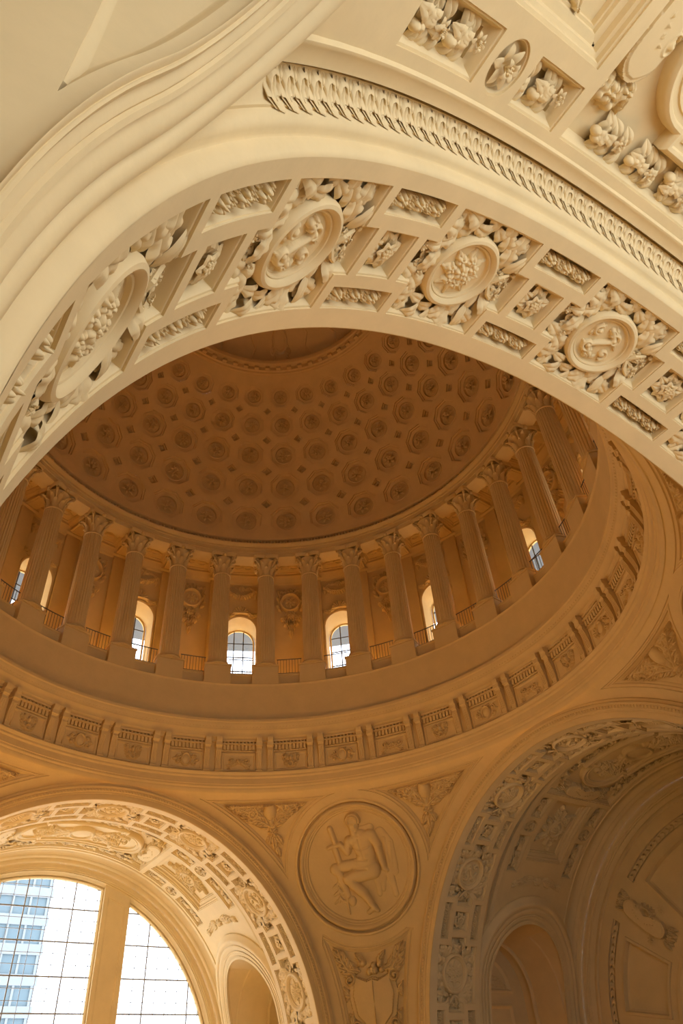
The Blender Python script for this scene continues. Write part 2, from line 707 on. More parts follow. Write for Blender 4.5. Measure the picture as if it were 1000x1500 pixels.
for i, l in enumerate(oct_loops):
    e = E_ROWS[i]
    ce = math.cos(rad(e))
    sm = rad(11.25) * RD * ce                       # cell size in metres

    def lm(u, v, h, e=e, ce=ce):                     # metres about the coffer centre
        return domemap(np.degrees(u / (RD * ce)), e + np.degrees(v / RD), h)
    lo = np.stack([np.radians(l[:, 0]) * RD * ce, np.radians(l[:, 1] - e) * RD], 1)
    lo = dens(ccw(lo), 0.35)
    cr = ell(0, 0, sm * 0.262, sm * 0.262, 28)
    mb = frame(lo, [(0, 0), (0.0, -0.09), (0.04, -0.10), (0.09, -0.10), (0.10, -0.17)], lm, True, 0.5, holes=[cr])
    frame(cr, [(0, -0.17), (0.0, -0.14), (0.03, -0.13), (0.05, -0.27), (0.06, -0.28)], lm, True, 0.5, mb=mb)
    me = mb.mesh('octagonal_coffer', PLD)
    rs = rosette(sm * 0.2, 7, 5, 0.32, 1, 1.45)
    V, F = rs.arrays()
    rs = MB().add(lm(V[:, 0], V[:, 1], V[:, 2] - 0.25), F)
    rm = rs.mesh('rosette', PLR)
    for k in range(32):
        o = link('octagonal_coffer', me, dome, mtx=azrot(k))
        link('rosette', rm, o)
for e, wu, wv in dia_loops:
    ce = math.cos(rad(e))

    def lm(u, v, h, e=e, ce=ce):
        return domemap(5.625 + np.degrees(u / (RD * ce)), e + np.degrees(v / RD), h)
    w = rad(wu) * RD * ce
    lo = dens([(-w, 0), (0, -w), (w, 0), (0, w)], 0.3)
    mb = frame(lo, [(0, 0), (0.0, -0.12), (0.05, -0.13), (0.06, -0.24)], lm, True, 0.4)
    me = mb.mesh('diamond_coffer', PLD)
    f = rosette(w * 0.55, 4, 4, 0.08, 1)
    V, F = f.arrays()
    fm = MB().add(lm(V[:, 0], V[:, 1], V[:, 2] - 0.23), F).mesh('small_flower', PLR)
    for k in range(32):
        o = link('diamond_coffer', me, dome, mtx=azrot(k))
        link('small_flower', fm, o)

# mouldings at the springing of the dome and the ring round the oculus
revolve([(12.66, 25.80), (12.58, 25.80), (12.53, 25.76), (12.55, 25.72), (12.66, 25.68), (12.80, 25.66), (12.84, 25.58), (12.80, 25.42), (12.64, 25.36), (12.47, 25.36), (12.40, 25.31)]).build('dome_molding', PLD, dome)
eg = MB()
unit = sphere(0.085, (0, 0, 0), 6, 5, (0.62, 0.9, 1.25))
uv_, uf_ = unit.arrays()
for k in range(416):
    a = 2 * PI * k / 416
    c, s = math.cos(a), math.sin(a)
    eg.add(np.stack([uv_[:, 0] * c + (uv_[:, 1] + 12.66) * s, -uv_[:, 0] * s + (uv_[:, 1] + 12.66) * c, uv_[:, 2] + 25.56], 1), uf_)
o = eg.build('egg_molding', PLD, dome)
o['kind'] = 'stuff'
rt, zt = RD * math.cos(rad(E_TOP)), ZD + RD * math.sin(rad(E_TOP))
revolve([(rt + 0.02, zt - 0.02), (rt - 0.05, zt - 0.08), (rt - 0.15, zt - 0.06), (rt - 0.2, zt + 0.04), (rt - 0.32, zt + 0.06), (rt - 0.36, zt + 0.32),
         (rt - 0.5, zt + 0.36), (rt - 0.55, zt + 0.30), (rt - 0.66, zt + 0.34), (rt - 0.72, zt + 0.5), (rt - 0.70, zt + 0.65), (rt + 0.9, zt + 0.75)], 128).build('oculus_ring', PLD, dome)
dn = MB()
for k in range(64):
    a = 2 * PI * k / 64
    b = box(-0.14, 0.14, rt - 0.5, rt - 0.3, zt + 0.08, zt + 0.28)
    dn.merge(b, Matrix.Rotation(-a, 4, 'Z'))
dn.build('oculus_dentils', PLD, dome)
# upper shell seen through the oculus
RU, ZU = 11.0, 29.2


def upmap(az, el, h):
    a, e = np.radians(az), np.radians(el)
    r = RU - h
    return np.stack([r * np.cos(e) * np.sin(a), r * np.cos(e) * np.cos(a), ZU + r * np.sin(e)], -1)


prof = [(RU * math.cos(rad(e)), ZU + RU * math.sin(rad(e))) for e in np.linspace(39, 90, 18)]
prof[-1] = (0.001, prof[-1][1])
upsh = revolve([(8.6, zt + 0.7)] + prof, 96).build('ceiling_lantern', PLD)
tag(upsh, 'smooth upper shell of the dome seen through the oculus', 'ceiling', kind='structure')
for k in range(8):
    lo = dens([(-17, 44), (17, 44), (14, 50), (17, 54), (13, 66), (-13, 66), (-17, 54), (-14, 50)], 2.5)
    mb = frame(lo, [(0, 0), (0.25, 0.07), (0.7, 0.07), (0.95, 0)], upmap, False)
    if k == 0:
        me = mb.mesh('panel_molding', PLD)
        R_ = Relief(-9, 9, 46, 62, 0.2)
        R_.disc(0, 53.5, 3.6, 4.2, 0.05, 0.05).ring(0, 53.5, 3.8, 4.4, 0.6, 0.12)
        for sd in (-1, 1):
            R_.scroll(sd * 4.2, 49.5, 1.5, 1.4, 1.5, sd, 0.5, 0.1).scroll(sd * 3.4, 58.5, 1.4, 1.4, -1.5, -sd, 0.5, 0.1)
            R_.leaf(sd * 2, 59, PI / 2 - sd * 0.5, 3.5, 1.8, 0.1).leaf(sd * 3, 48, -PI / 2 + sd * 0.6, 2, 1.2, 0.1)
        crt = R_.smooth().mesh(upmap).mesh('cartouche', PLD)
    o = link('panel_molding', me, upsh, mtx=Matrix.Rotation(-k * PI / 4 - rad(35), 4, 'Z'))
    link('cartouche', crt, o)

# ------------------------------------------------------------------ ring carried by the columns and gallery behind it
ent = revolve([(12.40, 25.31), (12.40, 25.22), (12.47, 25.15), (12.55, 25.1), (12.55, 24.98), (12.60, 24.95), (12.60, 24.72), (12.64, 24.7), (12.64, 24.42),
               (12.66, 24.40), (13.54, 24.40), (13.56, 24.42), (13.56, 25.06)]).build('trim_1', STONE)
tag(ent, 'curved stone architrave ring resting on the drum columns under the dome', 'architrave', kind='structure')
# gallery ceiling
ZG, RG = 25.05, 15.4
gc = revolve([(13.5, ZG), (RG + 0.05, ZG)], 160).build('ceiling_gallery', STONE)
tag(gc, 'coffered gallery ceiling between the drum columns and outer wall', 'ceiling', kind='structure')


def galmap(u, v, h):                    # u: metres across the bay at r 14.45, v: radius
    a = u / 14.45
    return np.stack([v * np.sin(a), v * np.cos(a), ZG - h], -1)


bw = 14.45 * STEP / 2 - 0.36
mb = frame(rect(-bw, bw, 13.6, 15.3), [(0, 0.30), (0.05, 0.27), (0.1, 0.27), (0.16, 0.2), (0.2, 0.2), (0.26, 0.1), (0.3, 0.08), (0.3, 0.03)], galmap)
gme = mb.mesh('coffer', STONE)
R_ = Relief(-0.75, 0.75, 13.9, 15.0, 0.02)
for sd in (-1, 1):
    R_.ring(sd * 0.3, 14.5, 0.24, 0.15, 0.045, 0.09)
    R_.stroke([(0, 14.45), (sd * 0.15, 14.3), (sd * 0.35, 14.15)], 0.05, 0.02, 0.07)
    R_.leaf(sd * 0.5, 14.5, 0 if sd > 0 else PI, 0.25, 0.2, 0.07)
R_.ball(0, 14.5, 0.09, 0.12)
bme = R_.mesh(galmap, 0.03).mesh('ribbon_bow', STONE)
beam = MB()
beam.merge(box(-0.36, 0.36, 13.5, RG + 0.02, ZG - 0.5, ZG + 0.02))
beam.merge(box(-0.24, 0.24, 13.6, RG - 0.1, ZG - 0.53, ZG - 0.5))
bmm = beam.mesh('ceiling_beam', STONE)
for k in range(32):
    o = link('coffer', gme, gc, mtx=azrot(k))
    link('ribbon_bow', bme, o)
    link('ceiling_beam', bmm, gc, mtx=azrot(k + 0.5))

# gallery wall with arched window niches every second bay
ZF = 16.0
NW, NS, NB = 0.95, 20.95, 16.5        # niche half width, springing, bottom


def archloop(w, spring, bottom, n=20, cx=0.0):
    t = np.linspace(0, PI, n)
    pts = [(cx - w, bottom), (cx + w, bottom)] + [(cx + w * math.cos(a), spring + w * math.sin(a)) for a in t]
    return np.array(pts)


wm = vcylmap(RG)
wu = RG * STEP
outl = dens([(-wu, ZF - 0.3), (wu, ZF - 0.3), (wu, ZG + 0.1), (-wu, ZG + 0.1)], 0.6)
strip = surface(outl, [dens(archloop(NW, NS, NB), 0.3)], 0.7, wm)
gw = MB()
V, F = strip.arrays()
for k in range(16):
    a = 2 * k * STEP
    c, s = math.cos(a), math.sin(a)
    gw.add(np.stack([V[:, 0] * c + V[:, 1] * s, -V[:, 0] * s + V[:, 1] * c, V[:, 2]], 1), F)
gwall = gw.build('wall_drum', STONE, sharp=None)
tag(gwall, 'curved stone gallery wall behind the drum columns with arched window niches', 'wall', kind='structure')
# niche reveal: loft from the wall to the smaller window opening
RW = 16.4
WW, WS, WB = 0.92, 20.75, 17.0
n1, n2 = archloop(NW, NS, NB, 24), archloop(WW, WS, WB, 24)
nm = MB()
rows = []
for t, (l, r) in enumerate(((offset(ccw(n1), -0.12), RG - 0.05), (offset(ccw(n1), -0.10), RG - 0.09), (n1, RG - 0.06), (n1, RG), ((n1 * 0.5 + n2 * 0.5), (RG + RW) / 2), (n2, RW), (n2, RW + 0.12))):
    a = l[:, 0] / RG
    rows.append(np.stack([r * np.sin(a), r * np.cos(a), l[:, 1]], -1))
nm.add(np.array(rows), quads(len(rows), len(n1), cv=True))
nmesh = nm.mesh('window_niche', STONE)
# shell keystone, swag and hanging cartouche
R_ = Relief(-1.05, 1.05, 21.75, 22.95, 0.022)
for i in range(9):
    a = PI * i / 8
    R_.stroke([(math.cos(a) * 0.08, 22.1), (math.cos(a) * 0.42, 22.1 + math.sin(a) * 0.45)], 0.03, 0.1, 0.2)
for sd in (-1, 1):
    R_.scroll(sd * 0.5, 22.05, 0.14, 1.3, 0, sd, 0.05, 0.15)
    R_.spray(sd * 0.45, 21.98, PI / 2 - sd * (PI / 2 + 0.1), 0.55, 3, 0.16, 0.12, 0.5, sd)
R_.H *= 1.3
shell_me = R_.mesh(wm, 0.0).mesh('scallop_shell', STONE)
R_ = Relief(-1.0, 1.0, 23.0, 24.3, 0.022)
for i in range(15):
    t = i / 14
    x = -0.85 + 1.7 * t
    R_.flower(x, 23.75 - 0.42 * math.sin(PI * t), 0.13 + 0.05 * math.sin(PI * t), 5, 0.16, i)
R_.flower(0, 24.0, 0.2, 8, 0.14)
for sd in (-1, 1):
    R_.leaf(sd * 0.1, 24.0, 0 if sd > 0 else PI, 0.5, 0.22, 0.1).leaf(sd * 0.85, 23.7, -PI / 2, 0.45, 0.2, 0.12)
    R_.stroke([(sd * 0.2, 24.0), (sd * 0.5, 24.1), (sd * 0.85, 23.85)], 0.05, 0.04, 0.08)
R_.H *= 1.4
swag_me = R_.mesh(wm, 0.0).mesh('fruit_swag', STONE)
R_ = Relief(-0.95, 0.95, 20.3, 24.2, 0.024)
R_.disc(0, 22.9, 0.5, 0.55, 0.06, 0.03).ring(0, 22.9, 0.55, 0.6, 0.09, 0.2).flower(0, 22.9, 0.36, 8, 0.16)
for sd in (-1, 1):
    for i in range(6):
        R_.leaf(sd * (0.55 + 0.08 * (i % 2)), 22.3 + 0.25 * i, PI / 2 - sd * (0.9 - 0.1 * i), 0.38, 0.2, 0.16)
    R_.spray(0, 22.2, -PI / 2 + sd * 0.75, 1.3, 5, 0.2, 0.17, 1.2, -sd)
    R_.flower(sd * 0.45, 21.75, 0.2, 6, 0.16).flower(sd * 0.3, 21.35, 0.17, 5, 0.16)
    R_.scroll(sd * 0.3, 23.7, 0.16, 1.3, PI / 2, sd, 0.05, 0.15)
    R_.leaf(sd * 0.35, 23.65, PI / 2 - sd * 1.2, 0.45, 0.22, 0.14)
R_.flower(0, 21.9, 0.24, 8, 0.2).flower(0, 21.2, 0.18, 6, 0.16).leaf(0, 21.1, -PI / 2, 0.7, 0.25, 0.16).leaf(0, 23.5, PI / 2, 0.55, 0.3, 0.16)
R_.H *= 1.4
cart_me = R_.mesh(wm, 0.0).mesh('hanging_cartouche', STONE)
# pilasters behind the columns and cornice line
pil = MB()
pil.merge(bevbox(-0.42, 0.42, 0, 8.6, 0, 0.16))
V, F = pil.arrays()
pil = MB().add(wm(V[:, 0], V[:, 1] + ZF, V[:, 2]), F)
pil.merge(revolve([(RG - 0.2, 24.35), (RG - 0.28, 24.45), (RG - 0.28, 24.55)], 6, -0.035, 0.035))
pil_me = pil.mesh('pilaster', STONE)
revolve([(RG, 24.3), (RG - 0.1, 24.36), (RG - 0.14, 24.5), (RG - 0.2, 24.56), (RG - 0.24, 24.7), (RG - 0.34, 24.78), (RG - 0.34, 24.9), (RG - 0.3, ZG)]).build('gallery_cornice', STONE, gwall)
for k in range(32):
    link('pilaster', pil_me, gwall, mtx=azrot(k + 0.5))
    if k % 2 == 0:
        o = link('window_niche', nmesh, gwall, mtx=azrot(k))
        link('scallop_shell', shell_me, gwall, mtx=azrot(k))
        link('fruit_swag', swag_me, gwall, mtx=azrot(k))
    else:
        link('hanging_cartouche', cart_me, gwall, mtx=azrot(k))


# drum windows: frame, muntins, single panes
def pane_cells(xs, zs, clipf):
    out = []
    for i in range(len(xs) - 1):
        for j in range(len(zs) - 1):
            out.append((xs[i], xs[i + 1], zs[j], zs[j + 1]))
    return out


fr = MB()
fm = planemap(-RW)          # y = -RW; turned round afterwards


def drumwin(y):
    return lambda u, v, h: np.stack([u, np.full_like(u, y) - h, v], -1)


dw = drumwin(RW + 0.1)
fr = frame(ccw(n2), [(-0.02, -0.05), (-0.02, 0.05), (0.07, 0.05), (0.07, -0.05)], dw, False)
wf_me = fr.mesh('window_frame', STONE)
bars = MB()
bar_v = box(-0.03, 0.03, RW + 0.08, RW + 0.12, WB, WS + WW)
bar_h = box(-WW, WW, RW + 0.08, RW + 0.12, -0.03, 0.03)
bv_me, bh_me = bar_v.mesh('mullion', IRON), bar_h.mesh('transom', IRON)
XS = [-0.85, -0.28, 0.28, 0.85]
ZS = [17.05, 17.98, 18.9, 19.82, 20.75]
pane_me = {}


def pane(x0, x1, z0, z1):
    lo = []
    for x in np.linspace(x0, x1, 8):
        top = WS + math.sqrt(max(0, WW ** 2 - x * x)) if z1 > WS else z1
        lo.append((x, top))
    lp = np.array([(x1, z0), (x0, z0)][::-1] + lo[::-1])
    V = np.stack([lp[:, 0], np.full(len(lp), RW + 0.1), lp[:, 1]], 1)
    mbp = MB()
    mbp.add(np.concatenate([V, [[lp[:, 0].mean(), RW + 0.1, lp[:, 1].mean()]]]), [np.array([(i, (i + 1) % len(V), len(V)) for i in range(len(V))])])
    return mbp.mesh('pane', GLASS)


pmes = [pane(XS[i], XS[i + 1], ZS[j], ZS[j + 1]) for i in range(3) for j in range(4)] + [pane(XS[i], XS[i + 1], 20.75, 21.7) for i in range(3)]
for k in range(16):
    w = link('window_%d' % (k + 3), wf_me, None)
    w.matrix_world = azrot(2 * k)
    tag(w, 'small arched drum window glowing with daylight behind the columns', 'window', 'arched windows of the drum', 'structure')
    for x in (-0.28, 0.28):
        link('mullion', bv_me, w, loc=(x, 0, 0))
    for z in ZS[1:]:
        link('transom', bh_me, w, loc=(0, 0, z))
    for p in pmes:
        link('pane', p, w)

# terrace roof outside the drum windows, with its outer posts
tr = revolve([(16.6, 23.0), (16.6, 22.3), (19.9, 22.3), (19.9, 23.0), (16.6, 23.4)], 96).build('roof_terrace', SLAB)
tag(tr, 'grey roof slab of the outer walkway above the drum windows', 'roof', kind='structure')

# ------------------------------------------------------------------ parapet, plain drum band, frieze
drum = revolve([(RG + 0.3, ZF - 0.02), (12.86, ZF - 0.02), (12.70, ZF), (12.60, ZF), (12.58, ZF - 0.03), (12.62, ZF - 0.07), (12.64, 15.85), (12.64, 13.98), (12.60, 13.95), (12.40, 13.92), (12.33, 13.90), (12.33, 13.78),
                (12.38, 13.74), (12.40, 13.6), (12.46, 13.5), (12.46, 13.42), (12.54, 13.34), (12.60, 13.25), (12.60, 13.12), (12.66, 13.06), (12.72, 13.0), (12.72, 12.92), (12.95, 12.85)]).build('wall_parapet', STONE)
tag(drum, 'plain curved band and cornice of the drum below the columns', 'wall', kind='structure')
# parapet panels between pedestals
pm = vcylmap(12.88)
half = 12.88 * STEP / 2 - 0.6
mb = frame(rect(-half - 0.15, half + 0.15, ZF - 0.02, 16.72, 0.3), [(0, -0.3), (0, 0.0), (0.1, 0.0), (0.115, -0.03)], pm, True, 0.5)
pp_me = mb.mesh('parapet_panel', STONE)
for k in range(32):
    link('parapet_panel', pp_me, drum, mtx=azrot(k))
# small bead row under the cornice lip
bd = MB()
unit = sphere(0.05, (0, 0, 0), 5, 4, (0.8, 0.6, 1))
uv_, uf_ = unit.arrays()
for k in range(480):
    a = 2 * PI * k / 480
    c, s = math.cos(a), math.sin(a)
    bd.add(np.stack([uv_[:, 0] * c + (uv_[:, 1] + 12.44) * s, -uv_[:, 0] * s + (uv_[:, 1] + 12.44) * c, uv_[:, 2] + 13.55], 1), uf_)
o = bd.build('bead_molding', STONE, drum)
o['kind'] = 'stuff'

RF = 12.80
fz = revolve([(12.95, 13.1), (12.80, 12.95), (RF, 12.9), (RF, 11.46), (12.74, 11.42), (12.62, 11.42), (12.60, 11.38), (12.62, 11.3), (12.67, 11.26), (12.67, 11.18), (12.73, 11.12),
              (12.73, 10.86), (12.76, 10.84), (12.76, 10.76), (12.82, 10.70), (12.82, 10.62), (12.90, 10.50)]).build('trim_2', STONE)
tag(fz, 'curved frieze of paired consoles and carved panels above the arches', 'frieze', kind='structure')
fzm = vcylmap(RF)
# console
cons = MB()
pf = [(0.0, 11.44), (0.13, 11.44), (0.13, 11.55), (0.09, 11.57), (0.10, 11.7), (0.15, 12.0), (0.22, 12.3), (0.27, 12.45), (0.25, 12.5), (0.25, 12.56), (0.29, 12.6), (0.32, 12.68),
      (0.32, 12.8), (0.35, 12.82), (0.38, 12.9), (0.38, 13.05), (0.0, 13.05)]
W2 = 0.135
for sgn_w, sc_, o_ in ((1, 1.0, 0.0),):
    pr = np.array(pf)
    A = np.stack([np.full(len(pr), -W2), pr[:, 1], pr[:, 0]], 1)
    B = np.stack([np.full(len(pr), W2), pr[:, 1], pr[:, 0]], 1)
    n = len(pr)
    cons.add(np.concatenate([A, B]), [np.array([(i, i + 1, n + i + 1, n + i) for i in range(n - 1)])])
    for off in (0, n):
        cons.add(np.concatenate([[A, B][off > 0], [[-W2 if off == 0 else W2, 12.3, 0.0]]]), [np.array([(i, i + 1, n) for i in range(n - 1)])])
# raised fillets on the tapering front of the console, and its block cap
for xx in (-0.08, 0.0, 0.08):
    q = []
    for s_, z in ((0.10, 11.7), (0.15, 12.0), (0.22, 12.3), (0.265, 12.43)):
        q.append((xx, z, s_ + 0.004))
    cons.merge(tube(q, 0.022, 6))
cons.merge(bevbox(-0.17, 0.17, 12.62, 12.84, 0.0, 0.35, 0.02))
cons.merge(bevbox(-0.165, 0.165, 11.44, 11.53, 0.0, 0.16, 0.02))
V, F = cons.arrays()
cons_me = MB().add(fzm(V[:, 0], V[:, 1], V[:, 2]), F).mesh('console', STONE)
# dentil row of one bay
hb = RF * rad(11.25 / 2 - 1.25) - 0.18
dr = MB()
nd = 9
for i in range(nd):
    x = -hb + 2 * hb * (i + 0.5) / nd
    dr.merge(box(x - 0.058, x + 0.058, 12.5, 12.74, 0.0, 0.13))
    dr.merge(sphere(0.055, (x, 12.86, 0.1), 6, 4))
dr.merge(box(-hb - 0.03, hb + 0.03, 12.74, 12.80, 0.0, 0.17))
dr.merge(box(-hb - 0.03, hb + 0.03, 12.90, 13.0, 0.0, 0.14))
dr.merge(box(-hb - 0.03, hb + 0.03, 12.42, 12.48, 0.0, 0.07))
V, F = dr.arrays()
dr_me = MB().add(fzm(V[:, 0], V[:, 1], V[:, 2]), F).mesh('dentil_row', STONE)
fp = frame(rect(-hb, hb, 11.5, 12.38, 0.3), [(0, 0.0), (0.0, 0.05), (0.05, 0.05), (0.07, 0.02), (0.1, 0.0)], fzm, True, 0.6)
fp_me = fp.mesh('frieze_panel', STONE)
fr_me = []
for kind in range(3):
    R_ = Relief(-hb + 0.1, hb - 0.1, 11.58, 12.30, 0.016)
    if kind == 0:       # eagle-like spread wings over a wreath
        R_.ball(0, 12.08, 0.1, 0.12, 0.14).ball(0, 12.22, 0.05, 0.12)
        for sd in (-1, 1):
            for i in range(5):
                R_.leaf(sd * 0.05, 12.1, PI / 2 - sd * (0.8 + 0.28 * i), 0.42 - 0.03 * i, 0.1, 0.08, 2)
            R_.spray(sd * 0.05, 11.7, PI / 2 - sd * 1.3, 0.45, 3, 0.11, 0.07, 0.9, sd)
        R_.ring(0, 11.78, 0.12, 0.12, 0.035, 0.08)
    elif kind == 1:     # shield with scrolls
        R_.disc(0, 11.95, 0.2, 0.25, 0.04, 0.05).ring(0, 11.95, 0.22, 0.27, 0.035, 0.09)
        for sd in (-1, 1):
            R_.scroll(sd * 0.36, 12.1, 0.12, 1.3, 0, sd, 0.035, 0.07).scroll(sd * 0.36, 11.8, 0.11, 1.3, 0, -sd, 0.035, 0.07)
            R_.leaf(sd * 0.42, 11.95, 0 if sd > 0 else PI, 0.22, 0.18, 0.07)
            R_.leaf(sd * 0.05, 12.18, PI / 2 - sd * 0.9, 0.25, 0.12, 0.07)
    else:               # rinceau of acanthus
        R_.flower(0, 11.95, 0.14, 6, 0.09)
        for sd in (-1, 1):
            R_.spray(sd * 0.1, 11.85, PI / 2 - sd * 1.0, 0.5, 4, 0.13, 0.075, 1.9, -sd)
            R_.scroll(sd * 0.36, 12.0, 0.14, 1.5, 0, -sd, 0.03, 0.07)
            R_.leaf(sd * 0.3, 11.75, PI / 2 - sd * 1.5, 0.3, 0.14, 0.07)
    R_.H *= 1.6
    fr_me.append(R_.mesh(fzm, 0.0).mesh('carved_emblem', STONE))
for k in range(32):
    for d in (-1, 1):
        link('console', cons_me, fz, mtx=Matrix.Rotation(-((k + 0.5) * STEP + d * rad(1.22)), 4, 'Z'))
    link('dentil_row', dr_me, fz, mtx=azrot(k))
    o = link('frieze_panel', fp_me, fz, mtx=azrot(k))
    link('carved_emblem', fr_me[k % 3], o)

# ------------------------------------------------------------------ columns
RC = 13.09


def flutes(z0, z1, r0, r1, nf=24, rows=10):
    n = nf * 4
    a = np.arange(n) * 2 * PI / n
    V = []
    dep = 1 - 0.085 * np.clip(np.cos(nf * a + 0) * 1.4, -0.25, 1).clip(0, 1)
    for i in range(rows):
        t = i / (rows - 1)
        r = r0 + (r1 - r0) * (t ** 1.4)
        z = z0 + (z1 - z0) * t
        d = dep if 0 < i < rows - 1 else np.ones(n)
        V.append(np.stack([r * d * np.cos(a), r * d * np.sin(a), np.full(n, z)], 1))
    return MB().add(np.array(V), quads(rows, n, cv=True))


shaft_me = flutes(17.36, 23.06, 0.515, 0.455).mesh('shaft', STONE, 25)
base_me = revolve([(0.001, 17.1), (0.66, 17.1), (0.66, 17.1), (0.67, 17.15), (0.64, 17.2), (0.57, 17.22), (0.55, 17.27), (0.60, 17.30), (0.59, 17.34), (0.53, 17.36), (0.52, 17.42), (0.3, 17.42)], 32).mesh('base', STONE)
ped = MB()
ped.merge(bevbox(-0.68, 0.68, -0.5, 0.62, 15.95, 17.02, 0.02))
ped.merge(bevbox(-0.72, 0.72, -0.54, 0.66, 17.02, 17.12, 0.02))
ped.merge(bevbox(-0.72, 0.72, -0.47, 0.66, 15.95, 16.12, 0.03))
ped_me = ped.mesh('pedestal', STONE)
cap = MB()
cap.merge(revolve([(0.455, 23.02), (0.5, 23.05), (0.5, 23.1), (0.46, 23.12), (0.44, 23.3), (0.46, 23.8), (0.56, 24.15), (0.6, 24.2)], 24))
lf = leaf3(0.62, 0.34, 3, 0.06, 0.0, 9, 5)
V, F = lf.arrays()


def stand(V, a, r0, z0, lean, curl):
    s = V[:, 0] / 0.62
    rr = r0 + lean * s ** 2 + V[:, 2] * 0.6 + curl * np.clip(s - 0.75, 0, 1) ** 1.2
    zz = z0 + V[:, 0] * (1 - 0.25 * np.clip(s - 0.6, 0, 1)) - curl * 0.9 * np.clip(s - 0.85, 0, 1)
    b = a + V[:, 1] / (r0 + 0.05)
    return np.stack([rr * np.cos(b), rr * np.sin(b), zz], 1)


for i in range(8):
    cap.add(stand(V, i * PI / 4, 0.455, 23.1, 0.12, 0.5), F)
    cap.add(stand(V * [1.0, 0.9, 1], (i + 0.5) * PI / 4, 0.46, 23.42, 0.2, 0.6), F)
for i in range(4):
    a = PI / 4 + i * PI / 2
    p = spiral(0.17, 1.6, 20)
    path = [((0.74 + q[0]) * math.cos(a), (0.74 + q[0]) * math.sin(a), 24.06 + q[1]) for q in p]
    path = [(0.5 * math.cos(a), 0.5 * math.sin(a), 23.72), (0.72 * math.cos(a), 0.72 * math.sin(a), 24.02)] + path
    cap.merge(tube(path, 0.055, 6))
    b = i * PI / 2
    cap.merge(sphere(0.12, (0.66 * math.cos(b), 0.66 * math.sin(b), 24.28), 8, 5))
ab = []
for i in range(32):
    a = i * 2 * PI / 32
    r = 0.66 + 0.3 * abs(math.sin(2 * a)) ** 3
    ab.append((r * math.cos(a), r * math.sin(a)))
ab = np.array(ab)
V2 = np.concatenate([np.c_[ab * q, np.full(32, z)] for q, z in ((0.94, 24.2), (1.0, 24.26), (1.0, 24.34), (1.04, 24.4))])
cap.add(V2, [quads(4, 32, cv=True), np.array([[i, (i + 1) % 32, (i + 2) % 32] for i in range(0)]).reshape(-1, 3)])
cap_me = cap.mesh('capital', STONE)
for k in range(32):
    a = (k + 0.5) * STEP
    e = bpy.data.objects.new('column', None)
    COL.objects.link(e)
    e.matrix_world = Matrix.Rotation(-a, 4, 'Z') @ Matrix.Translation((0, RC, 15.95))
    tag(e, 'fluted stone column with leafy capital in the ring under the dome', 'column', 'columns of the drum', 'thing')
    for nme, me in (('pedestal', ped_me), ('base', base_me), ('shaft', shaft_me), ('capital', cap_me)):
        link(nme, me, e, loc=(0, 0, -15.95))

# railings between the pedestals
hr = MB()
hw = RC * STEP / 2 - 0.62
rail_path = [(13.0 * math.sin(t), 13.0 * math.cos(t), 17.62) for t in np.linspace(-hw / 13, hw / 13, 7)]
rail_me = tube(rail_path, 0.025, 6).mesh('handrail', IRON)
low_me = tube([(x, y, 16.8) for x, y, z in rail_path], 0.015, 6).mesh('bottom_rail', IRON)
bal_me = tube([(0, 13.0, 16.7), (0, 13.0, 17.2), (0, 13.0, 17.62)], 0.013, 6).mesh('baluster', IRON)
for k in range(32):
    e = bpy.data.objects.new('railing', None)
    COL.objects.link(e)
    e.matrix_world = azrot(k)
    tag(e, 'thin iron railing between two column pedestals of the drum gallery', 'railing', 'gallery railings', 'thing')
    link('handrail', rail_me, e)
    link('bottom_rail', low_me, e)
    for i in range(9):
        link('baluster', bal_me, e, rot=(0, 0, (i - 4) * hw / 13 / 4.3))

# uplights standing on the cornice ledge and on the gallery floor
LAMP_WARM = (1.0, 0.50, 0.13)


def uplight(loc, energy, label, group, size=0.25):
    body = revolve([(0.001, 0), (0.14, 0), (0.14, 0.04), (0.05, 0.06), (0.05, 0.14), (0.13, 0.2), (0.17, 0.34), (0.165, 0.36), (0.12, 0.22), (0.001, 0.2)], 16)
    if 'uplight' not in CHILDREN:
        CHILDREN['uplight'] = body.mesh('uplight', BRONZE)
    o = link('uplight', CHILDREN['uplight'], None, loc=loc)
    tag(o, label, 'lamp', group, 'thing')
    d = bpy.data.lights.new('bulb', 'POINT')
    d.energy = energy
    d.color = LAMP_WARM
    d.shadow_soft_size = size
    lo = bpy.data.objects.new('bulb', d)
    COL.objects.link(lo)
    lo.parent = o
    lo.location = (0, 0, 0.42)


GAL_E, TORCH_E = 50.0, 1100.0
for k in range(16):
    a = (2 * k + 1) * STEP
    uplight((14.7 * math.sin(a), 14.7 * math.cos(a), ZF), GAL_E, 'small bronze uplight on the gallery floor behind the drum columns', 'gallery uplights')

# ================================================================== PENDENTIVES (one corner, turned for the others)
AZ0, EL0 = rad(45), rad(27)
NV = np.array([math.cos(EL0) * math.sin(AZ0), math.cos(EL0) * math.cos(AZ0), math.sin(EL0)])
TU = np.array([math.cos(AZ0), -math.sin(AZ0), 0.0])              # to the right seen from inside
TV = np.cross(NV, TU) * -1
if TV[2] < 0:
    TV = -TV


def penmap(u, v, h):
    c = np.hypot(u, v) / RS
    k = np.where(c < 1e-9, 1.0, np.sin(c) / np.maximum(c, 1e-9)) / RS
    d = np.cos(c)[:, None] * NV + (u * k)[:, None] * TU + (v * k)[:, None] * TV
    return d * (RS - h)[:, None]


def peninv(X):
    X = np.atleast_2d(np.asarray(X, float))
    d = X / np.linalg.norm(X, axis=1)[:, None]
    c = np.arccos(np.clip(d @ NV, -1, 1))
    a, b = d @ TU, d @ TV
    l = np.hypot(a, b) + 1e-12
    return np.stack([a / l * c * RS, b / l * c * RS], 1)


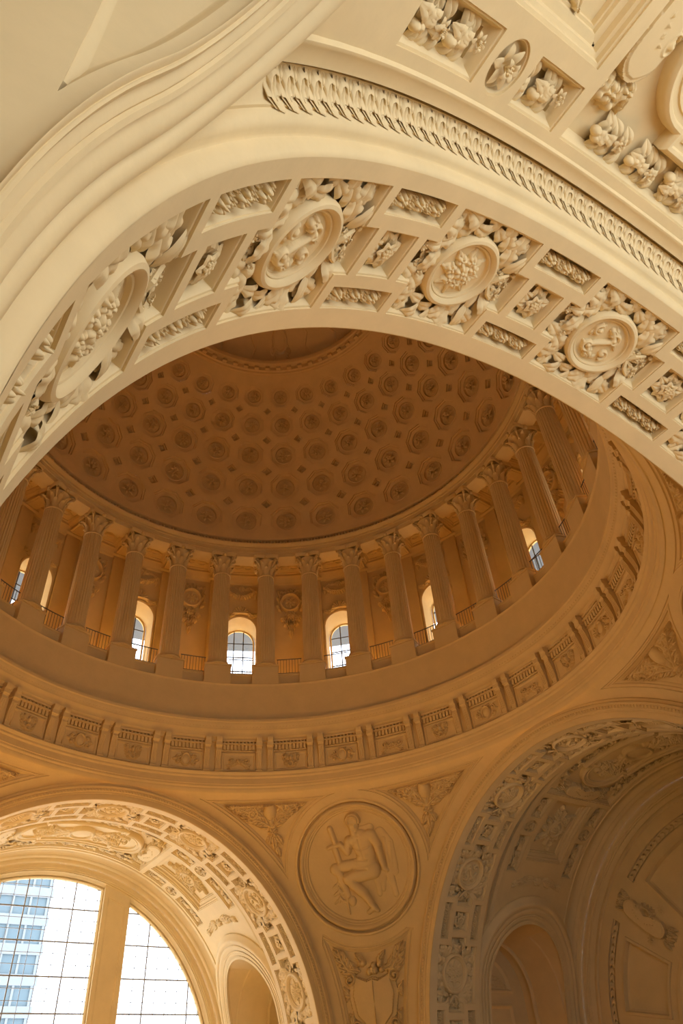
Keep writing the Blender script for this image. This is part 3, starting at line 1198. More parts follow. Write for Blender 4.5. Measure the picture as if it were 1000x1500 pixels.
def arch_n(yp, th):                      # sphere cut by the plane y = yp
    r = math.sqrt(RS ** 2 - yp ** 2)
    return np.array([r * math.cos(th), yp, r * math.sin(th)])


def swap(p):
    return np.array([p[1], p[0], p[2]])


def ringpt(z, az):
    r = math.sqrt(RS ** 2 - z * z)
    return np.array([r * math.sin(az), r * math.cos(az), z])


ZR = 10.60
bnd = [arch_n(HALF, t) for t in np.linspace(0, PI / 2, 40)]
bnd += [ringpt(ZR, t) for t in np.linspace(0, PI / 2, 60)]
bnd += [swap(arch_n(HALF, t)) for t in np.linspace(PI / 2, 0, 40)]
a_e = math.atan2(bnd[-1][0], bnd[-1][1])
a_n = math.atan2(bnd[0][0], bnd[0][1])
bnd += [ringpt(0, t) for t in np.linspace(a_e, a_n, 14)[1:-1]]
pen_outer = peninv(np.array(bnd))
MR = RS * rad(9.95)                       # medallion outer radius
med_loop = ell(0, 0, MR, MR, 72)


GAP = RS * rad(11.3)
dist0 = lambda X: float(np.linalg.norm(peninv(X)[0]))


def bisect(f, a, b):
    fa = f(a) > 0
    for _ in range(50):
        c_ = (a + b) / 2
        if (f(c_) > 0) == fa:
            a = c_
        else:
            b = c_
    return (a + b) / 2


def tri_loop(d):
    """spandrel panel outline between ring, medallion and north arch, moved inward by d"""
    zp, yp, gp = 10.30 - 0.79 * d, 12.68 - 0.65 * d, GAP + d
    x_ = math.sqrt(RS ** 2 - zp * zp - yp * yp)
    az_c = math.atan2(x_, yp)
    az_m = bisect(lambda a: dist0(ringpt(zp, a)) - gp, az_c, AZ0)
    ry = math.sqrt(RS ** 2 - yp * yp)
    th_c = math.acos(x_ / ry)
    th_m = bisect(lambda t: dist0(arch_n(yp, t)) - gp, th_c, rad(25))
    A = peninv(np.array([ringpt(zp, a) for a in np.linspace(az_c, az_m, 20)]))
    C = peninv(np.array([arch_n(yp, t) for t in np.linspace(th_m, th_c, 20)]))
    t0, t1 = math.atan2(A[-1][1], A[-1][0]), math.atan2(C[0][1], C[0][0])
    if t1 < t0:
        t1 += 2 * PI
    B = np.array([(gp * math.cos(t), gp * math.sin(t)) for t in np.linspace(t0, t1, 16)])
    return np.concatenate([A[:-1], B[:-1], C[:-1]])


def low_loop(d):
    yp, gp, zb = 12.68 - 0.65 * d, GAP + d, 0.5 + d
    ry = math.sqrt(RS ** 2 - yp * yp)
    th_m = bisect(lambda t: dist0(arch_n(yp, t)) - gp, rad(2), rad(27))
    th_b = math.asin(zb / ry)
    C = peninv(np.array([arch_n(yp, t) for t in np.linspace(th_b, th_m, 20)]))
    t0 = math.atan2(C[-1][1], C[-1][0]) % (2 * PI)
    B = np.array([(gp * math.cos(t), gp * math.sin(t)) for t in np.linspace(t0, 3 * PI - t0, 20)])
    D = C[::-1] * [-1, 1]
    E_ = np.array([D[-1] + (C[0] - D[-1]) * t for t in np.linspace(0, 1, 8)])
    return np.concatenate([C[:-1], B[:-1], D[:-1], E_[:-1]])


def frame_loops(fn, prof, mapf, sp=0.4, flip=False):
    mb = MB()
    rings = []
    for d, h in prof:
        l = fn(d)
        if flip:
            l = l * [-1, 1]
        rings.append(mapf(l[:, 0], l[:, 1], np.full(len(l), float(h))))
    mb.add(np.array(rings), quads(len(rings), len(l), cv=True))
    surface(l, [], sp, mapf, prof[-1][1], mb)
    return mb


tri_l = tri_loop(0)
tri_r = tri_l * [-1, 1]
lowp = low_loop(0)
PANEL = [(0, 0), (0.02, -0.04), (0.07, -0.05), (0.09, -0.02), (0.13, -0.02), (0.16, -0.07), (0.24, -0.10), (0.26, -0.13)]
pen = surface(pen_outer, [med_loop, tri_l, tri_r, lowp], 0.55, penmap)
# straight pier below the springing line
pr = [(ringpt(0, t)[0], ringpt(0, t)[1]) for t in np.linspace(a_e, a_n, 14)]
V = np.array([[(x, y, z) for x, y in pr] for z in (0.02, FLOOR)])
pen.add(V, quads(2, 14))
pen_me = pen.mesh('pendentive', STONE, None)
tri_me = [frame_loops(tri_loop, PANEL, penmap, 0.4, f).mesh('spandrel_panel', STONE) for f in (False, True)]
low_me2 = frame_loops(low_loop, PANEL, penmap).mesh('shield_panel', STONE)
MED = [(0, 0), (-0.03, 0.03), (0.02, 0.08), (0.08, 0.08), (0.12, 0.0), (0.12, -0.10), (0.17, -0.12), (0.2, 0.02), (0.26, 0.07), (0.33, 0.05), (0.40, -0.04), (0.44, -0.03), (0.5, -0.09), (0.55, -0.08), (0.6, -0.14)]
med_me = frame(med_loop, MED, penmap, True, 0.4).mesh('medallion', STONE)


def vase_relief(loop, flip):
    lo = loop.min(0)
    hi = loop.max(0)
    R_ = Relief(lo[0], hi[0], lo[1], hi[1], 0.024)
    c = loop.mean(0)
    # centre of the widest part
    cx, cy = c[0] - 0.05 * flip, c[1] + 0.35
    cy = c[1] + 0.45
    R_.ball(cx, cy - 0.12, 0.3, 0.24, 0.4).ball(cx, cy - 0.6, 0.13, 0.18, 0.2).ball(cx, cy - 0.8, 0.22, 0.15, 0.09)
    R_.stroke([(cx - 0.32, cy + 0.22), (cx + 0.32, cy + 0.22)], 0.07, 0.07, 0.24)
    for i in range(15):
        R_.ball(cx + RNG.uniform(-0.36, 0.36), cy + 0.38 + RNG.uniform(-0.08, 0.16), 0.12, 0.26)
    R_.flower(cx, cy - 1.05, 0.24, 6, 0.17)
    for sd in (-1, 1):
        R_.spray(cx + sd * 0.1, cy - 0.75, PI / 2 - sd * 0.8, 1.5, 5, 0.29, 0.16, 0.5, -sd)
        R_.spray(cx + sd * 0.3, cy + 0.2, PI / 2 - sd * 1.35, 2.3, 7, 0.31, 0.16, 0.2, -sd)
        R_.spray(cx + sd * 0.35, cy - 0.3, PI / 2 - sd * 1.15, 1.9, 6, 0.27, 0.15, 0.3, sd)
        R_.scroll(cx + sd * 0.8, cy - 0.05, 0.26, 1.5, 1.0, sd, 0.065, 0.17).scroll(cx + sd * 1.5, cy + 0.25, 0.22, 1.4, 1.0, -sd, 0.06, 0.16)
        R_.leaf(cx + sd * 0.1, cy - 1.15, -PI / 2 + sd * 0.5, 0.7, 0.3, 0.15)
    R_.leaf(cx, cy - 1.2, -PI / 2, 0.8, 0.34, 0.16).leaf(cx - 0.1 * flip, cy - 1.7, -PI / 2 - 0.1 * flip, 0.7, 0.28, 0.14)
    ins = tri_loop(0.3) * [-flip * -1 if flip > 0 else 1, 1]
    if flip > 0:
        ins = tri_loop(0.3) * [-1, 1]
    R_.H *= 1.35
    return R_.clip(ins).mesh(penmap, -0.13)


vase_me = [vase_relief(tri_l, -1).mesh('carved_vase', STONE), vase_relief(tri_r, 1).mesh('carved_vase', STONE)]
# shield with crest of fruit in the lower panel
lo, hi = lowp.min(0), lowp.max(0)
R_ = Relief(lo[0], hi[0], lo[1], hi[1], 0.028)
sy = -GAP - 1.9
shp = np.array([(-0.62, 0.75), (-0.2, 0.55), (0, 0.62), (0.2, 0.55), (0.62, 0.75), (0.75, 0.1), (0.62, -0.6), (0.25, -1.05), (0, -1.2), (-0.25, -1.05), (-0.62, -0.6), (-0.75, 0.1)]) * [1.35, 1.15] + [0, sy]
R_.poly(dens(shp, 0.1) * [1.1, 1] + [0, 0], 0.08, 0.02).poly(dens((shp - [0, sy]) * 0.9 + [0, sy], 0.1), 0.12, 0.14)
R_.stroke([(0, sy + 0.55), (0.02, sy - 0.3), (0, sy - 1.05)], 0.02, 0.02, 0.3)
for i in range(16):
    R_.ball(RNG.uniform(-0.5, 0.5), sy + 1.0 + RNG.uniform(-0.15, 0.3), 0.12, 0.26)
for sd in (-1, 1):
    R_.scroll(sd * 1.0, sy + 0.7, 0.24, 1.5, 1.5, sd, 0.06, 0.2).scroll(sd * 0.85, sy - 1.0, 0.24, 1.4, -1.5, -sd, 0.06, 0.18)
    R_.spray(sd * 0.8, sy + 0.85, PI / 2 - sd * 1.0, 1.5, 5, 0.3, 0.14, 0.9, sd)
    R_.spray(sd * 1.1, sy + 0.1, PI / 2 - sd * 1.1, 1.1, 4, 0.28, 0.13, 0.8, -sd)
    R_.spray(sd * 1.0, sy - 0.6, -PI / 2 + sd * 1.1, 1.0, 4, 0.26, 0.13, 0.8, -sd)
    R_.leaf(sd * 0.3, sy + 1.2, PI / 2 - sd * 0.7, 0.6, 0.3, 0.2).leaf(sd * 0.5, sy + 0.95, PI / 2 - sd * 1.3, 0.6, 0.3, 0.18)
R_.H *= 1.25
shield_me = R_.clip(low_loop(0.3)).mesh(penmap, -0.13).mesh('carved_shield', STONE)


# seated figure of the medallion: one continuous carved body
def figure_relief():
    S = 0.00355                                    # figure points are pixels of an enlarged image crop -> metres
    cx, cy = 412, 768                              # medallion centre in crop pixels (x right, y down)

    def p(x, y):
        return ((x - cx) * S * 1.0, (cy - y) * S)
    k = S
    R_ = Relief(-MR, MR, -MR, MR, 0.0145)
    X, Y = np.meshgrid(R_.x, R_.y)

    def cap_(H, a, b, ra, rb, ha, hb, sm=0.03):
        ha, hb, sm = ha * 0.95, hb * 0.95, sm * 0.8
        (ax, ay), (bx, by) = p(*a), p(*b)
        dx, dy = bx - ax, by - ay
        L2 = dx * dx + dy * dy + 1e-9
        t = np.clip(((X - ax) * dx + (Y - ay) * dy) / L2, 0, 1)
        d = np.hypot(X - ax - t * dx, Y - ay - t * dy)
        r = (ra + (rb - ra) * t) * k
        h = (ha + (hb - ha) * t) * np.sqrt(np.clip(1 - (d / r) ** 2, 0, 1)) ** 0.8
        h = np.where(d < r, h, -1)
        # smooth union
        q = np.clip(0.5 + 0.5 * (h - H) / sm, 0, 1)
        blend = H * (1 - q) + h * q + sm * q * (1 - q)
        return np.where(h > 0, np.maximum(blend, np.maximum(H, h)), H)
    H = np.zeros_like(X)
    # rock seat and drapery behind
    back = H.copy()
    for a, b, ra, rb, h in (((600, 900), (870, 900), 60, 60, 0.07), ((640, 900), (640, 1150), 55, 30, 0.06), ((720, 880), (700, 1100), 50, 25, 0.07), ((800, 880), (850, 1170), 55, 35, 0.07),
                            ((760, 430), (850, 560), 70, 65, 0.08), ((850, 560), (880, 850), 62, 50, 0.08), ((800, 500), (810, 840), 30, 24, 0.10), ((870, 560), (850, 850), 24, 20, 0.105),
                            ((480, 370), (640, 350), 45, 50, 0.09)):
        back = cap_(back, a, b, ra, rb, h, h * 0.8)
    H = np.maximum(H, back)
    # far leg, torso, near leg, arms, neck, head
    body = np.zeros_like(X)
    for a, b, ra, rb, ha, hb in (
            ((560, 790), (190, 775), 95, 62, 0.20, 0.19),          # far thigh
            ((110, 800), (170, 880), 72, 40, 0.19, 0.15),          # far knee
            ((140, 830), (230, 1120), 52, 36, 0.15, 0.10),         # far calf
            ((540, 660), (500, 810), 118, 125, 0.26, 0.24),        # belly and hips
            ((500, 500), (535, 660), 150, 112, 0.30, 0.27),        # chest
            ((395, 480), (620, 440), 70, 78, 0.30, 0.29),          # shoulders
            ((590, 860), (260, 930), 110, 74, 0.31, 0.33),         # near thigh
            ((255, 920), (330, 1010), 70, 62, 0.32, 0.30),         # near knee
            ((310, 990), (440, 1120), 66, 62, 0.30, 0.27),         # near calf
            ((440, 1120), (545, 1290), 58, 36, 0.26, 0.22),        # shin to ankle
            ((550, 1290), (470, 1340), 40, 26, 0.22, 0.15),        # foot
            ((545, 1300), (590, 1330), 34, 24, 0.21, 0.16),        # heel
            ((640, 440), (700, 560), 74, 58, 0.30, 0.28),          # upper arm (leaning)
            ((690, 560), (745, 840), 54, 36, 0.27, 0.22),          # forearm down to the rock
            ((745, 850), (780, 880), 38, 28, 0.22, 0.17),          # hand
            ((340, 480), (300, 600), 62, 52, 0.27, 0.25),          # other upper arm
            ((300, 610), (225, 520), 48, 32, 0.25, 0.22),          # bent forearm
            ((215, 510), (150, 520), 32, 22, 0.22, 0.20),          # hand on the hilt
            ((430, 420), (420, 340), 58, 52, 0.27, 0.26),          # neck
            ((425, 250), (430, 300), 92, 70, 0.29, 0.27),          # head
            ((440, 320), (450, 350), 52, 40, 0.28, 0.27)):         # jaw and chin
        body = cap_(body, a, b, ra, rb, ha, hb, 0.045)
    H = np.maximum(H, body)

    def carve(a, b, r, depth):
        (ax, ay), (bx, by) = p(*a), p(*b)
        dx, dy = bx - ax, by - ay
        t = np.clip(((X - ax) * dx + (Y - ay) * dy) / (dx * dx + dy * dy + 1e-9), 0, 1)
        d = np.hypot(X - ax - t * dx, Y - ay - t * dy)
        return depth * np.exp(-(d / (r * k)) ** 2)
    D = np.zeros_like(X)
    for a, b, r, dp in (((470, 470), (480, 590), 14, 0.03), ((380, 590), (480, 600), 14, 0.028), ((480, 600), (600, 570), 14, 0.028), ((490, 620), (510, 720), 12, 0.02), ((430, 670), (570, 660), 12, 0.012),
                        ((220, 880), (330, 830), 13, 0.05), ((330, 830), (520, 835), 13, 0.05), ((350, 560), (365, 700), 12, 0.05), ((640, 560), (665, 680), 13, 0.05), ((665, 680), (700, 860), 13, 0.05),
                        ((405, 280), (425, 285), 10, 0.03), ((455, 285), (478, 285), 10, 0.03), ((425, 345), (465, 345), 9, 0.025), ((400, 415), (470, 420), 13, 0.025), ((370, 720), (540, 735), 12, 0.025),
                        ((430, 1000), (330, 950), 11, 0.035)):
        D += carve(a, b, r, dp)
    for a, b, r, dp in (((438, 275), (440, 320), 10, -0.035), ((400, 265), (480, 262), 10, -0.02), ((430, 360), (455, 360), 12, -0.01)):
        D += carve(a, b, r, dp)
    H = np.where(H > 0.02, np.maximum(H - D, 0.015), H)
    # hair curls
    R_.H = np.maximum(R_.H, H)
    for i in range(26):
        a = -0.3 + 3.7 * i / 25
        for q, hh in ((92, 0.26), (66, 0.31)):
            x, y = p(425 + q * math.cos(a) * 0.95, 240 - q * math.sin(a))
            R_.ball(x, y, 17 * k, hh)
    # sword, foliage
    R_.stroke([p(110, 300), p(150, 470)], 36 * k, 34 * k, 0.17)
    R_.stroke([p(50, 535), p(220, 500)], 24 * k, 24 * k, 0.16)
    R_.stroke([p(130, 530), p(175, 730)], 40 * k, 36 * k, 0.12)
    for i in range(12):
        x0, y0 = 40 + (i % 4) * 60, 1020 + (i // 4) * 90
        q = p(x0, y0)
        R_.leaf(q[0], q[1], 0.6 + 0.7 * (i % 4), 0.36, 0.13, 0.08, 2)
    R_.ball(*p(275, 1190), 52 * k, 0.12, 60 * k)
    R_.stroke([p(200, 1050), p(220, 1330)], 16 * k, 12 * k, 0.08)
    R_.smooth(2)
    R_.clip(ell(0, 0, MR - 0.64, MR - 0.64, 60))
    return R_


fig_me = figure_relief().mesh(penmap, -0.14).mesh('carved_figure', STONE, 70)

CORNERS = [('north_east', 0, '', 1), ('south_east', -PI / 2, '', 1), ('south_west', PI, '', 0), ('north_west', PI / 2, '', 1)]
PLAB = {'north_east': 'curved pendentive with seated figure medallion between windowed arch and dark blind arch', 'south_east': 'curved pendentive between the dark blind arch and the wide cream arch',
        'south_west': 'curved pendentive diagonally opposite the seated swordsman medallion', 'north_west': 'curved pendentive across the windowed arch from the dark blind arch'}
for nme, ang, _t, show in CORNERS:
    w = link('wall_' + nme, pen_me, None)
    w.matrix_world = Matrix.Rotation(ang, 4, 'Z')
    tag(w, PLAB[nme], 'pendentive', kind='structure')
    med = link('medallion', med_me, w)
    tp = [link('spandrel_panel', q, w) for q in tri_me]
    lp = link('shield_panel', low_me2, w)
    if show:
        link('carved_figure', fig_me, med)
        for q, v in zip(tp, vase_me):
            link('carved_vase', v, q)
        link('carved_shield', shield_me, lp)

# ================================================================== ARMS (built towards +y, then turned)
cm = cylmap(RA)
DEG = rad(1) * RA
COF = [(0, 0), (0, -0.03), (0.03, -0.035), (0.045, -0.06), (0.065, -0.14), (0.095, -0.19), (0.125, -0.205), (0.125, -0.28)]
VM = 14.43                     # middle of the soffit band
hu, hv = 6.35 * DEG, 1.06
tu, tv = 8.25 * DEG, 0.42
med_lo = dens([(-hu, -hv + VM), (hu, -hv + VM), (hu, -tv + VM), (tu, -tv + VM), (tu, tv + VM), (hu, tv + VM), (hu, hv + VM), (-hu, hv + VM), (-hu, tv + VM), (-tu, tv + VM), (-tu, -tv + VM), (-hu, -tv + VM)], 0.22)
sl, sq = 4.3 * DEG, 0.41
strip_lo = [rect(-sl, sl, VM - hv, VM - hv + 0.42), rect(-sl, sl, VM + hv - 0.42, VM + hv)]
sq_lo = rect(-2.4 * DEG, 2.4 * DEG, VM - sq, VM + sq)
MEDA = [23.7 * k for k in range(-3, 4)]
SQA = [23.7 * (k + 0.5) for k in range(-4, 4)]
uo = PI / 2 * RA
holes = []
for a in MEDA:
    holes.append(med_lo + [a * DEG, 0])
for a in SQA:
    holes += [l + [a * DEG, 0] for l in strip_lo] + [sq_lo + [a * DEG, 0]]
sof = surface(dens([(-uo, HALF - 0.02), (uo, HALF - 0.02), (uo, Y1), (-uo, Y1)], 0.3), holes, 0.5, cm)
for sx in (-1, 1):              # straight jambs
    sof.add([(sx * RA, HALF - 0.02, 0.01), (sx * RA, Y1, 0.01), (sx * RA, Y1, FLOOR), (sx * RA, HALF - 0.02, FLOOR)], np.array([(0, 1, 2, 3)]))
sof_me = sof.mesh('arch_soffit', PL, None)
av = [(RA, HALF), (RA + 0.01, HALF - 0.04), (RA + 0.05, HALF - 0.06), (RA + 0.24, HALF - 0.06), (RA + 0.25, HALF - 0.09), (RA + 0.32, HALF - 0.10), (RA + 0.34, HALF - 0.14),
      (RA + 0.46, HALF - 0.14), (RA + 0.49, HALF - 0.20), (RA + 0.55, HALF - 0.20), (RA + 0.60, HALF - 0.13), (RA + 0.70, HALF - 0.11), (RA + 0.76, HALF + 0.02)]
av_me = archsweep(av, 120).mesh('archivolt', STONE)
bd = MB()
unit = sphere(0.05, (0, 0, 0), 5, 4, (0.75, 0.7, 1.25))
for k in range(230):
    t = PI * (k + 0.5) / 230
    bd.merge(unit, Matrix.Translation(((RA + 0.40) * math.cos(t), HALF - 0.15, (RA + 0.40) * math.sin(t))) @ Matrix.Rotation(PI / 2 - t, 4, 'Y'))
bead_me = bd.mesh('bead_molding', STONE)
stepp = [(RA, 15.72), (RA + 0.005, 15.76), (9.83, 15.80), (9.90, 15.83), (9.985, 15.845), (10.0, 15.87), (9.995, 15.93), (10.02, 15.99), (10.07, 16.03), (10.12, 16.05), (10.12, 16.08), (10.155, 16.10),
         (10.31, 16.34), (10.31, 16.37), (10.40, 16.38), (10.40, 16.43), (RV + 0.006, 16.43), (RV + 0.006, 16.53)]
fasc = [(10.40, 16.42), (RV - 0.035, 16.43), (RV - 0.035, 16.60), (RV - 0.05, 16.62), (RV - 0.05, 16.66), (RV + 0.01, 16.70)]
fasc_me = [archsweep(f, 90, False, rad(31), PI - rad(31)).mesh('vault_fascia', PL) for f in (fasc, [(r, 2 * YC - y) for r, y in fasc])]
step_me = archsweep(stepp, 120).mesh('step_molding', PL)
step2_me = archsweep([(r, 2 * YC - y) for r, y in stepp], 120).mesh('end_molding', PL)

# leaf-and-tongue carving, one piece every 1.65 degrees
TW = rad(1.65) * 10.25
R_ = Relief(-TW * 0.66, TW * 0.66, 0, 0.37, 0.0085)
R_.stroke([(-0.08, 0.155), (-0.088, 0.25), (-0.06, 0.325), (0, 0.35), (0.06, 0.325), (0.088, 0.25), (0.08, 0.155)], 0.032, 0.032, 0.095)
R_.stroke([(-0.012, 0.15), (-0.02, 0.22), (-0.015, 0.28)], 0.026, 0.016, 0.06)
R_.leaf(-0.148, 0.21, PI / 2, 0.16, 0.06, 0.06, 2)
R_.stroke([(-0.19, 0.012), (-0.08, 0.035), (0.02, 0.10), (0.1, 0.15), (0.17, 0.155)], 0.036, 0.022, 0.10)
R_.stroke([(-0.13, 0.0), (-0.02, 0.018), (0.07, 0.07), (0.15, 0.11)], 0.022, 0.014, 0.07)
R_.scroll(-0.035, 0.115, 0.045, 1.0, 0, 1, 0.016, 0.085)


def stepmap(u, v, h):
    t = v / 0.36
    r = 10.14 + (10.32 - 10.14) * t - h * 0.86
    y = 16.08 + (16.36 - 16.08) * t - h * 0.5
    a = u / 10.25
    return np.stack([r * np.sin(a), y, r * np.cos(a)], -1)


tong_me = R_.mesh(stepmap, 0.0, eps=0.003).mesh('leaf_tongue', PL, 60)

# medallion coffer and what it holds
medc_me = frame(med_lo, COF, cm, True, 0.35).mesh('medallion_coffer', PL)


def cmloc(mb, base):
    V, F = mb.arrays()
    return MB().add(cm(V[:, 0], V[:, 1] + VM, V[:, 2] + base), F)


ringp = [(0, -0.28), (0.005, -0.10), (0.04, -0.035), (0.09, -0.02), (0.14, -0.05), (0.165, -0.10), (0.18, -0.09), (0.2, -0.10), (0.215, -0.15), (0.24, -0.16)]
ov_me = frame(ell(0, VM, 0.765, 0.715, 56), ringp, cm, True, 0.3).mesh('oval_ring', PL)


def oval_reliefs():
    out = []
    R_ = Relief(-0.42, 0.42, -0.4, 0.4, 0.011)
    for i in range(8):
        a = i * PI / 4
        R_.leaf(0.05 * math.cos(a), 0.05 * math.sin(a), a, 0.36, 0.15, 0.06, 3)
    for i in range(7):
        a = i * 2 * PI / 7
        R_.flower(0.21 * math.cos(a), 0.2 * math.sin(a), 0.095, 5, 0.09, a)
    R_.flower(0, 0, 0.14, 6, 0.11)
    out.append(R_)
    R_ = Relief(-0.42, 0.42, -0.4, 0.4, 0.011)       # monogram of interlaced scrolls
    t = np.linspace(0, 1, 30)
    S_ = np.stack([-0.15 * np.sin(2 * PI * t), 0.27 - 0.54 * t], 1)
    R_.stroke(S_, 0.05, 0.05, 0.08)
    R_.scroll(-0.17, 0.14, 0.12, 1.3, 0.4, 1, 0.036, 0.08).scroll(0.17, -0.14, 0.12, 1.3, 3.5, 1, 0.036, 0.08)
    R_.scroll(0.2, 0.16, 0.1, 1.2, 1.4, -1, 0.032, 0.07).scroll(-0.2, -0.16, 0.1, 1.2, 4.5, -1, 0.032, 0.07)
    for i in range(9):
        a = i * 2 * PI / 9
        R_.leaf(0.27 * math.cos(a), 0.26 * math.sin(a), a + 1.2, 0.14, 0.07, 0.05, 2)
    R_.flower(0.06, -0.29, 0.07, 5, 0.08).flower(-0.06, 0.29, 0.07, 5, 0.08)
    out.append(R_)
    return out


ofield = [cmloc(r.mesh().map(lambda V: V * [1.2, 1.2, 1.15]), -0.16).mesh('field_relief', PL, 60) for r in oval_reliefs()]
# leaf pieces of the wreath (three shapes, laid out 36 times)
leaf_shapes = [leaf3(0.50, 0.25, 1, 0.11, -0.02, 14, 9), leaf3(0.58, 0.38, 4, 0.14, -0.03, 20, 9), leaf3(0.44, 0.26, 3, 0.15, -0.06, 16, 9)]
leaf_me = [l.mesh('leaf', PL, 60) for l in leaf_shapes]


def on_cyl(u, v, h, a, s=1.0, tilt=0.0, roll=0.0):
    """frame on the soffit with x along direction a, z towards the room"""
    th = u / RA
    r = RA - h
    z = Vector((-math.sin(th), 0, -math.cos(th)))
    x = Vector((math.cos(th), 0, -math.sin(th)))
    y = Vector((0, 1, 0))
    M_ = Matrix(((x.x, y.x, z.x, r * math.sin(th)), (x.y, y.y, z.y, VM + v), (x.z, y.z, z.z, r * math.cos(th)), (0, 0, 0, 1)))
    return M_ @ Matrix.Rotation(a, 4, 'Z') @ Matrix.Rotation(tilt, 4, 'Y') @ Matrix.Rotation(roll, 4, 'X') @ Matrix.Scale(s, 4)


wreath = []
rr = random.Random(3)
for sd in (-1, 1):
    for i in range(7):
        t = -PI + 0.32 + i * (PI - 0.62) / 6.4        # from the -u end round to the +u end
        a = sd * t
        for q in (0, 1):
            r = 0.78 if q == 0 else 0.86
            pu, pv = (r + 0.03) * math.cos(a) * 1.06, r * math.sin(a)
            tang = a + sd * PI / 2
            out = -sd * (0.12 if q == 0 else 0.75)
            wreath.append((rr.choice([0, 1, 2, 1]), pu, pv, -0.22 + 0.05 * q + rr.uniform(0, 0.04), tang + out + rr.uniform(-0.12, 0.12), rr.uniform(0.9, 1.15), rr.uniform(-0.12, 0.1), rr.uniform(-0.22, 0.22)))
for cu, cv in ((-1, -1), (1, -1), (1, 1), (-1, 1)):
    a0 = math.atan2(cv, cu)
    for d, s in ((-0.35, 0.85), (0.3, 0.8)):
        wreath.append((1, cu * 0.66, cv * 0.66, -0.23, a0 + d, s, -0.15, 0.2 * d))
WREATH = [(k, on_cyl(u, v, h, a, s, t, r_)) for k, u, v, h, a, s, t, r_ in wreath]


def cluster(seed, ends):
    """flower knot that fills the tab of the coffer at one end of the oval"""
    g = random.Random(seed)
    mb = MB()
    for i in range(5):
        mb.merge(rosette(g.uniform(0.12, 0.17), 6, 5, 0.11, 1), Matrix.Translation((ends * g.uniform(0.82, 1.25), g.uniform(-0.26, 0.26), g.uniform(0.05, 0.14))) @ Matrix.Rotation(g.uniform(-0.5, 0.5), 4, 'Y'))
    for i in range(6):
        mb.merge(leaf3(0.3, 0.17, 2, 0.09, 0.03, 8, 5), rotz((0 if ends > 0 else PI) + g.uniform(-1.3, 1.3), (ends * 0.88, g.uniform(-0.2, 0.2), 0.02), 1, -0.2))
    for i in range(6):
        mb.merge(sphere(0.055, (ends * g.uniform(0.75, 1.2), g.uniform(-0.3, 0.3), 0.12), 6, 5))
    if ends < 0:        # ribbon knot
        for sd in (-1, 1):
            mb.merge(tube([(-0.78, 0, 0.14), (-0.86, sd * 0.16, 0.2), (-1.02, sd * 0.26, 0.16), (-1.05, sd * 0.12, 0.1), (-0.8, 0, 0.12)], 0.045, 6))
    return mb


clus_me = [cmloc(cluster(11, 1), -0.27).mesh('flower_knot', PL), cmloc(cluster(12, -1), -0.27).mesh('flower_knot', PL)]
sqc_me = frame(sq_lo, COF, cm, True, 0.35).mesh('square_coffer', PL)
acan = MB()
for i in range(8):
    acan.merge(leaf3(0.40 if i % 2 else 0.35, 0.30, 3, 0.17, 0.03, 12, 7), rotz(i * PI / 4 + PI / 8, (0, 0, 0), 1, -0.1))
for i in range(6):
    acan.merge(leaf3(0.23, 0.2, 2, 0.12, 0.02, 8, 5), rotz(i * PI / 3, (0, 0, 0.1), 1, -0.25))
acan.merge(sphere(0.075, (0, 0, 0.2), 8, 6))
for i in range(6):
    acan.merge(sphere(0.03, (0.06 * math.cos(i * PI / 3), 0.06 * math.sin(i * PI / 3), 0.25), 6, 4))
acan_me = cmloc(acan, -0.28).mesh('leaf_rosette', PL)
COFS = [(a * 0.55, b) for a, b in COF]
stc_me = [frame(l, COFS, cm, True, 0.35).mesh('strip_coffer', PL) for l in strip_lo]
R_ = Relief(-sl + 0.07, sl - 0.07, -0.15, 0.15, 0.008)
for i in range(3):
    x = (i - 1) * 0.44
    R_.flower(x, 0, 0.12, 5, 0.22, i).flower(x - 0.13, 0.05, 0.07, 5, 0.17).flower(x + 0.13, -0.05, 0.07, 5, 0.17).flower(x + 0.12, 0.07, 0.05, 5, 0.15)
    for sd in (-1, 1):
        R_.leaf(x + sd * 0.06, 0.0, 0.5 if sd > 0 else PI - 0.5, 0.22, 0.12, 0.15, 2).leaf(x + sd * 0.06, 0.0, -0.6 if sd > 0 else PI + 0.6, 0.2, 0.1, 0.14, 2)
    R_.ball(x + 0.22, 0.0, 0.055, 0.15).ball(x + 0.22, 0.07, 0.04, 0.12)
gar = R_.mesh()
gar_me = []
for v0 in (VM - hv + 0.21, VM + hv - 0.21):
    V, F = gar.arrays()
    gar_me.append(MB().add(cm(V[:, 0], V[:, 1] + v0, V[:, 2] * 1.15 - 0.24), F).mesh('leaf_garland', PL, 60))

# ------------------------------------------------------------------ vault behind the arch
vm = cylmap(RV)
VD = rad(1) * RV
PY, PZ = YC, 2.84               # axis of the side openings
PR = 3.40                       # outer radius of their archivolt


def vu(z):                      # arc position of height z on the vault
    return RV * (PI / 2 - math.asin(min(1, z / RV)))


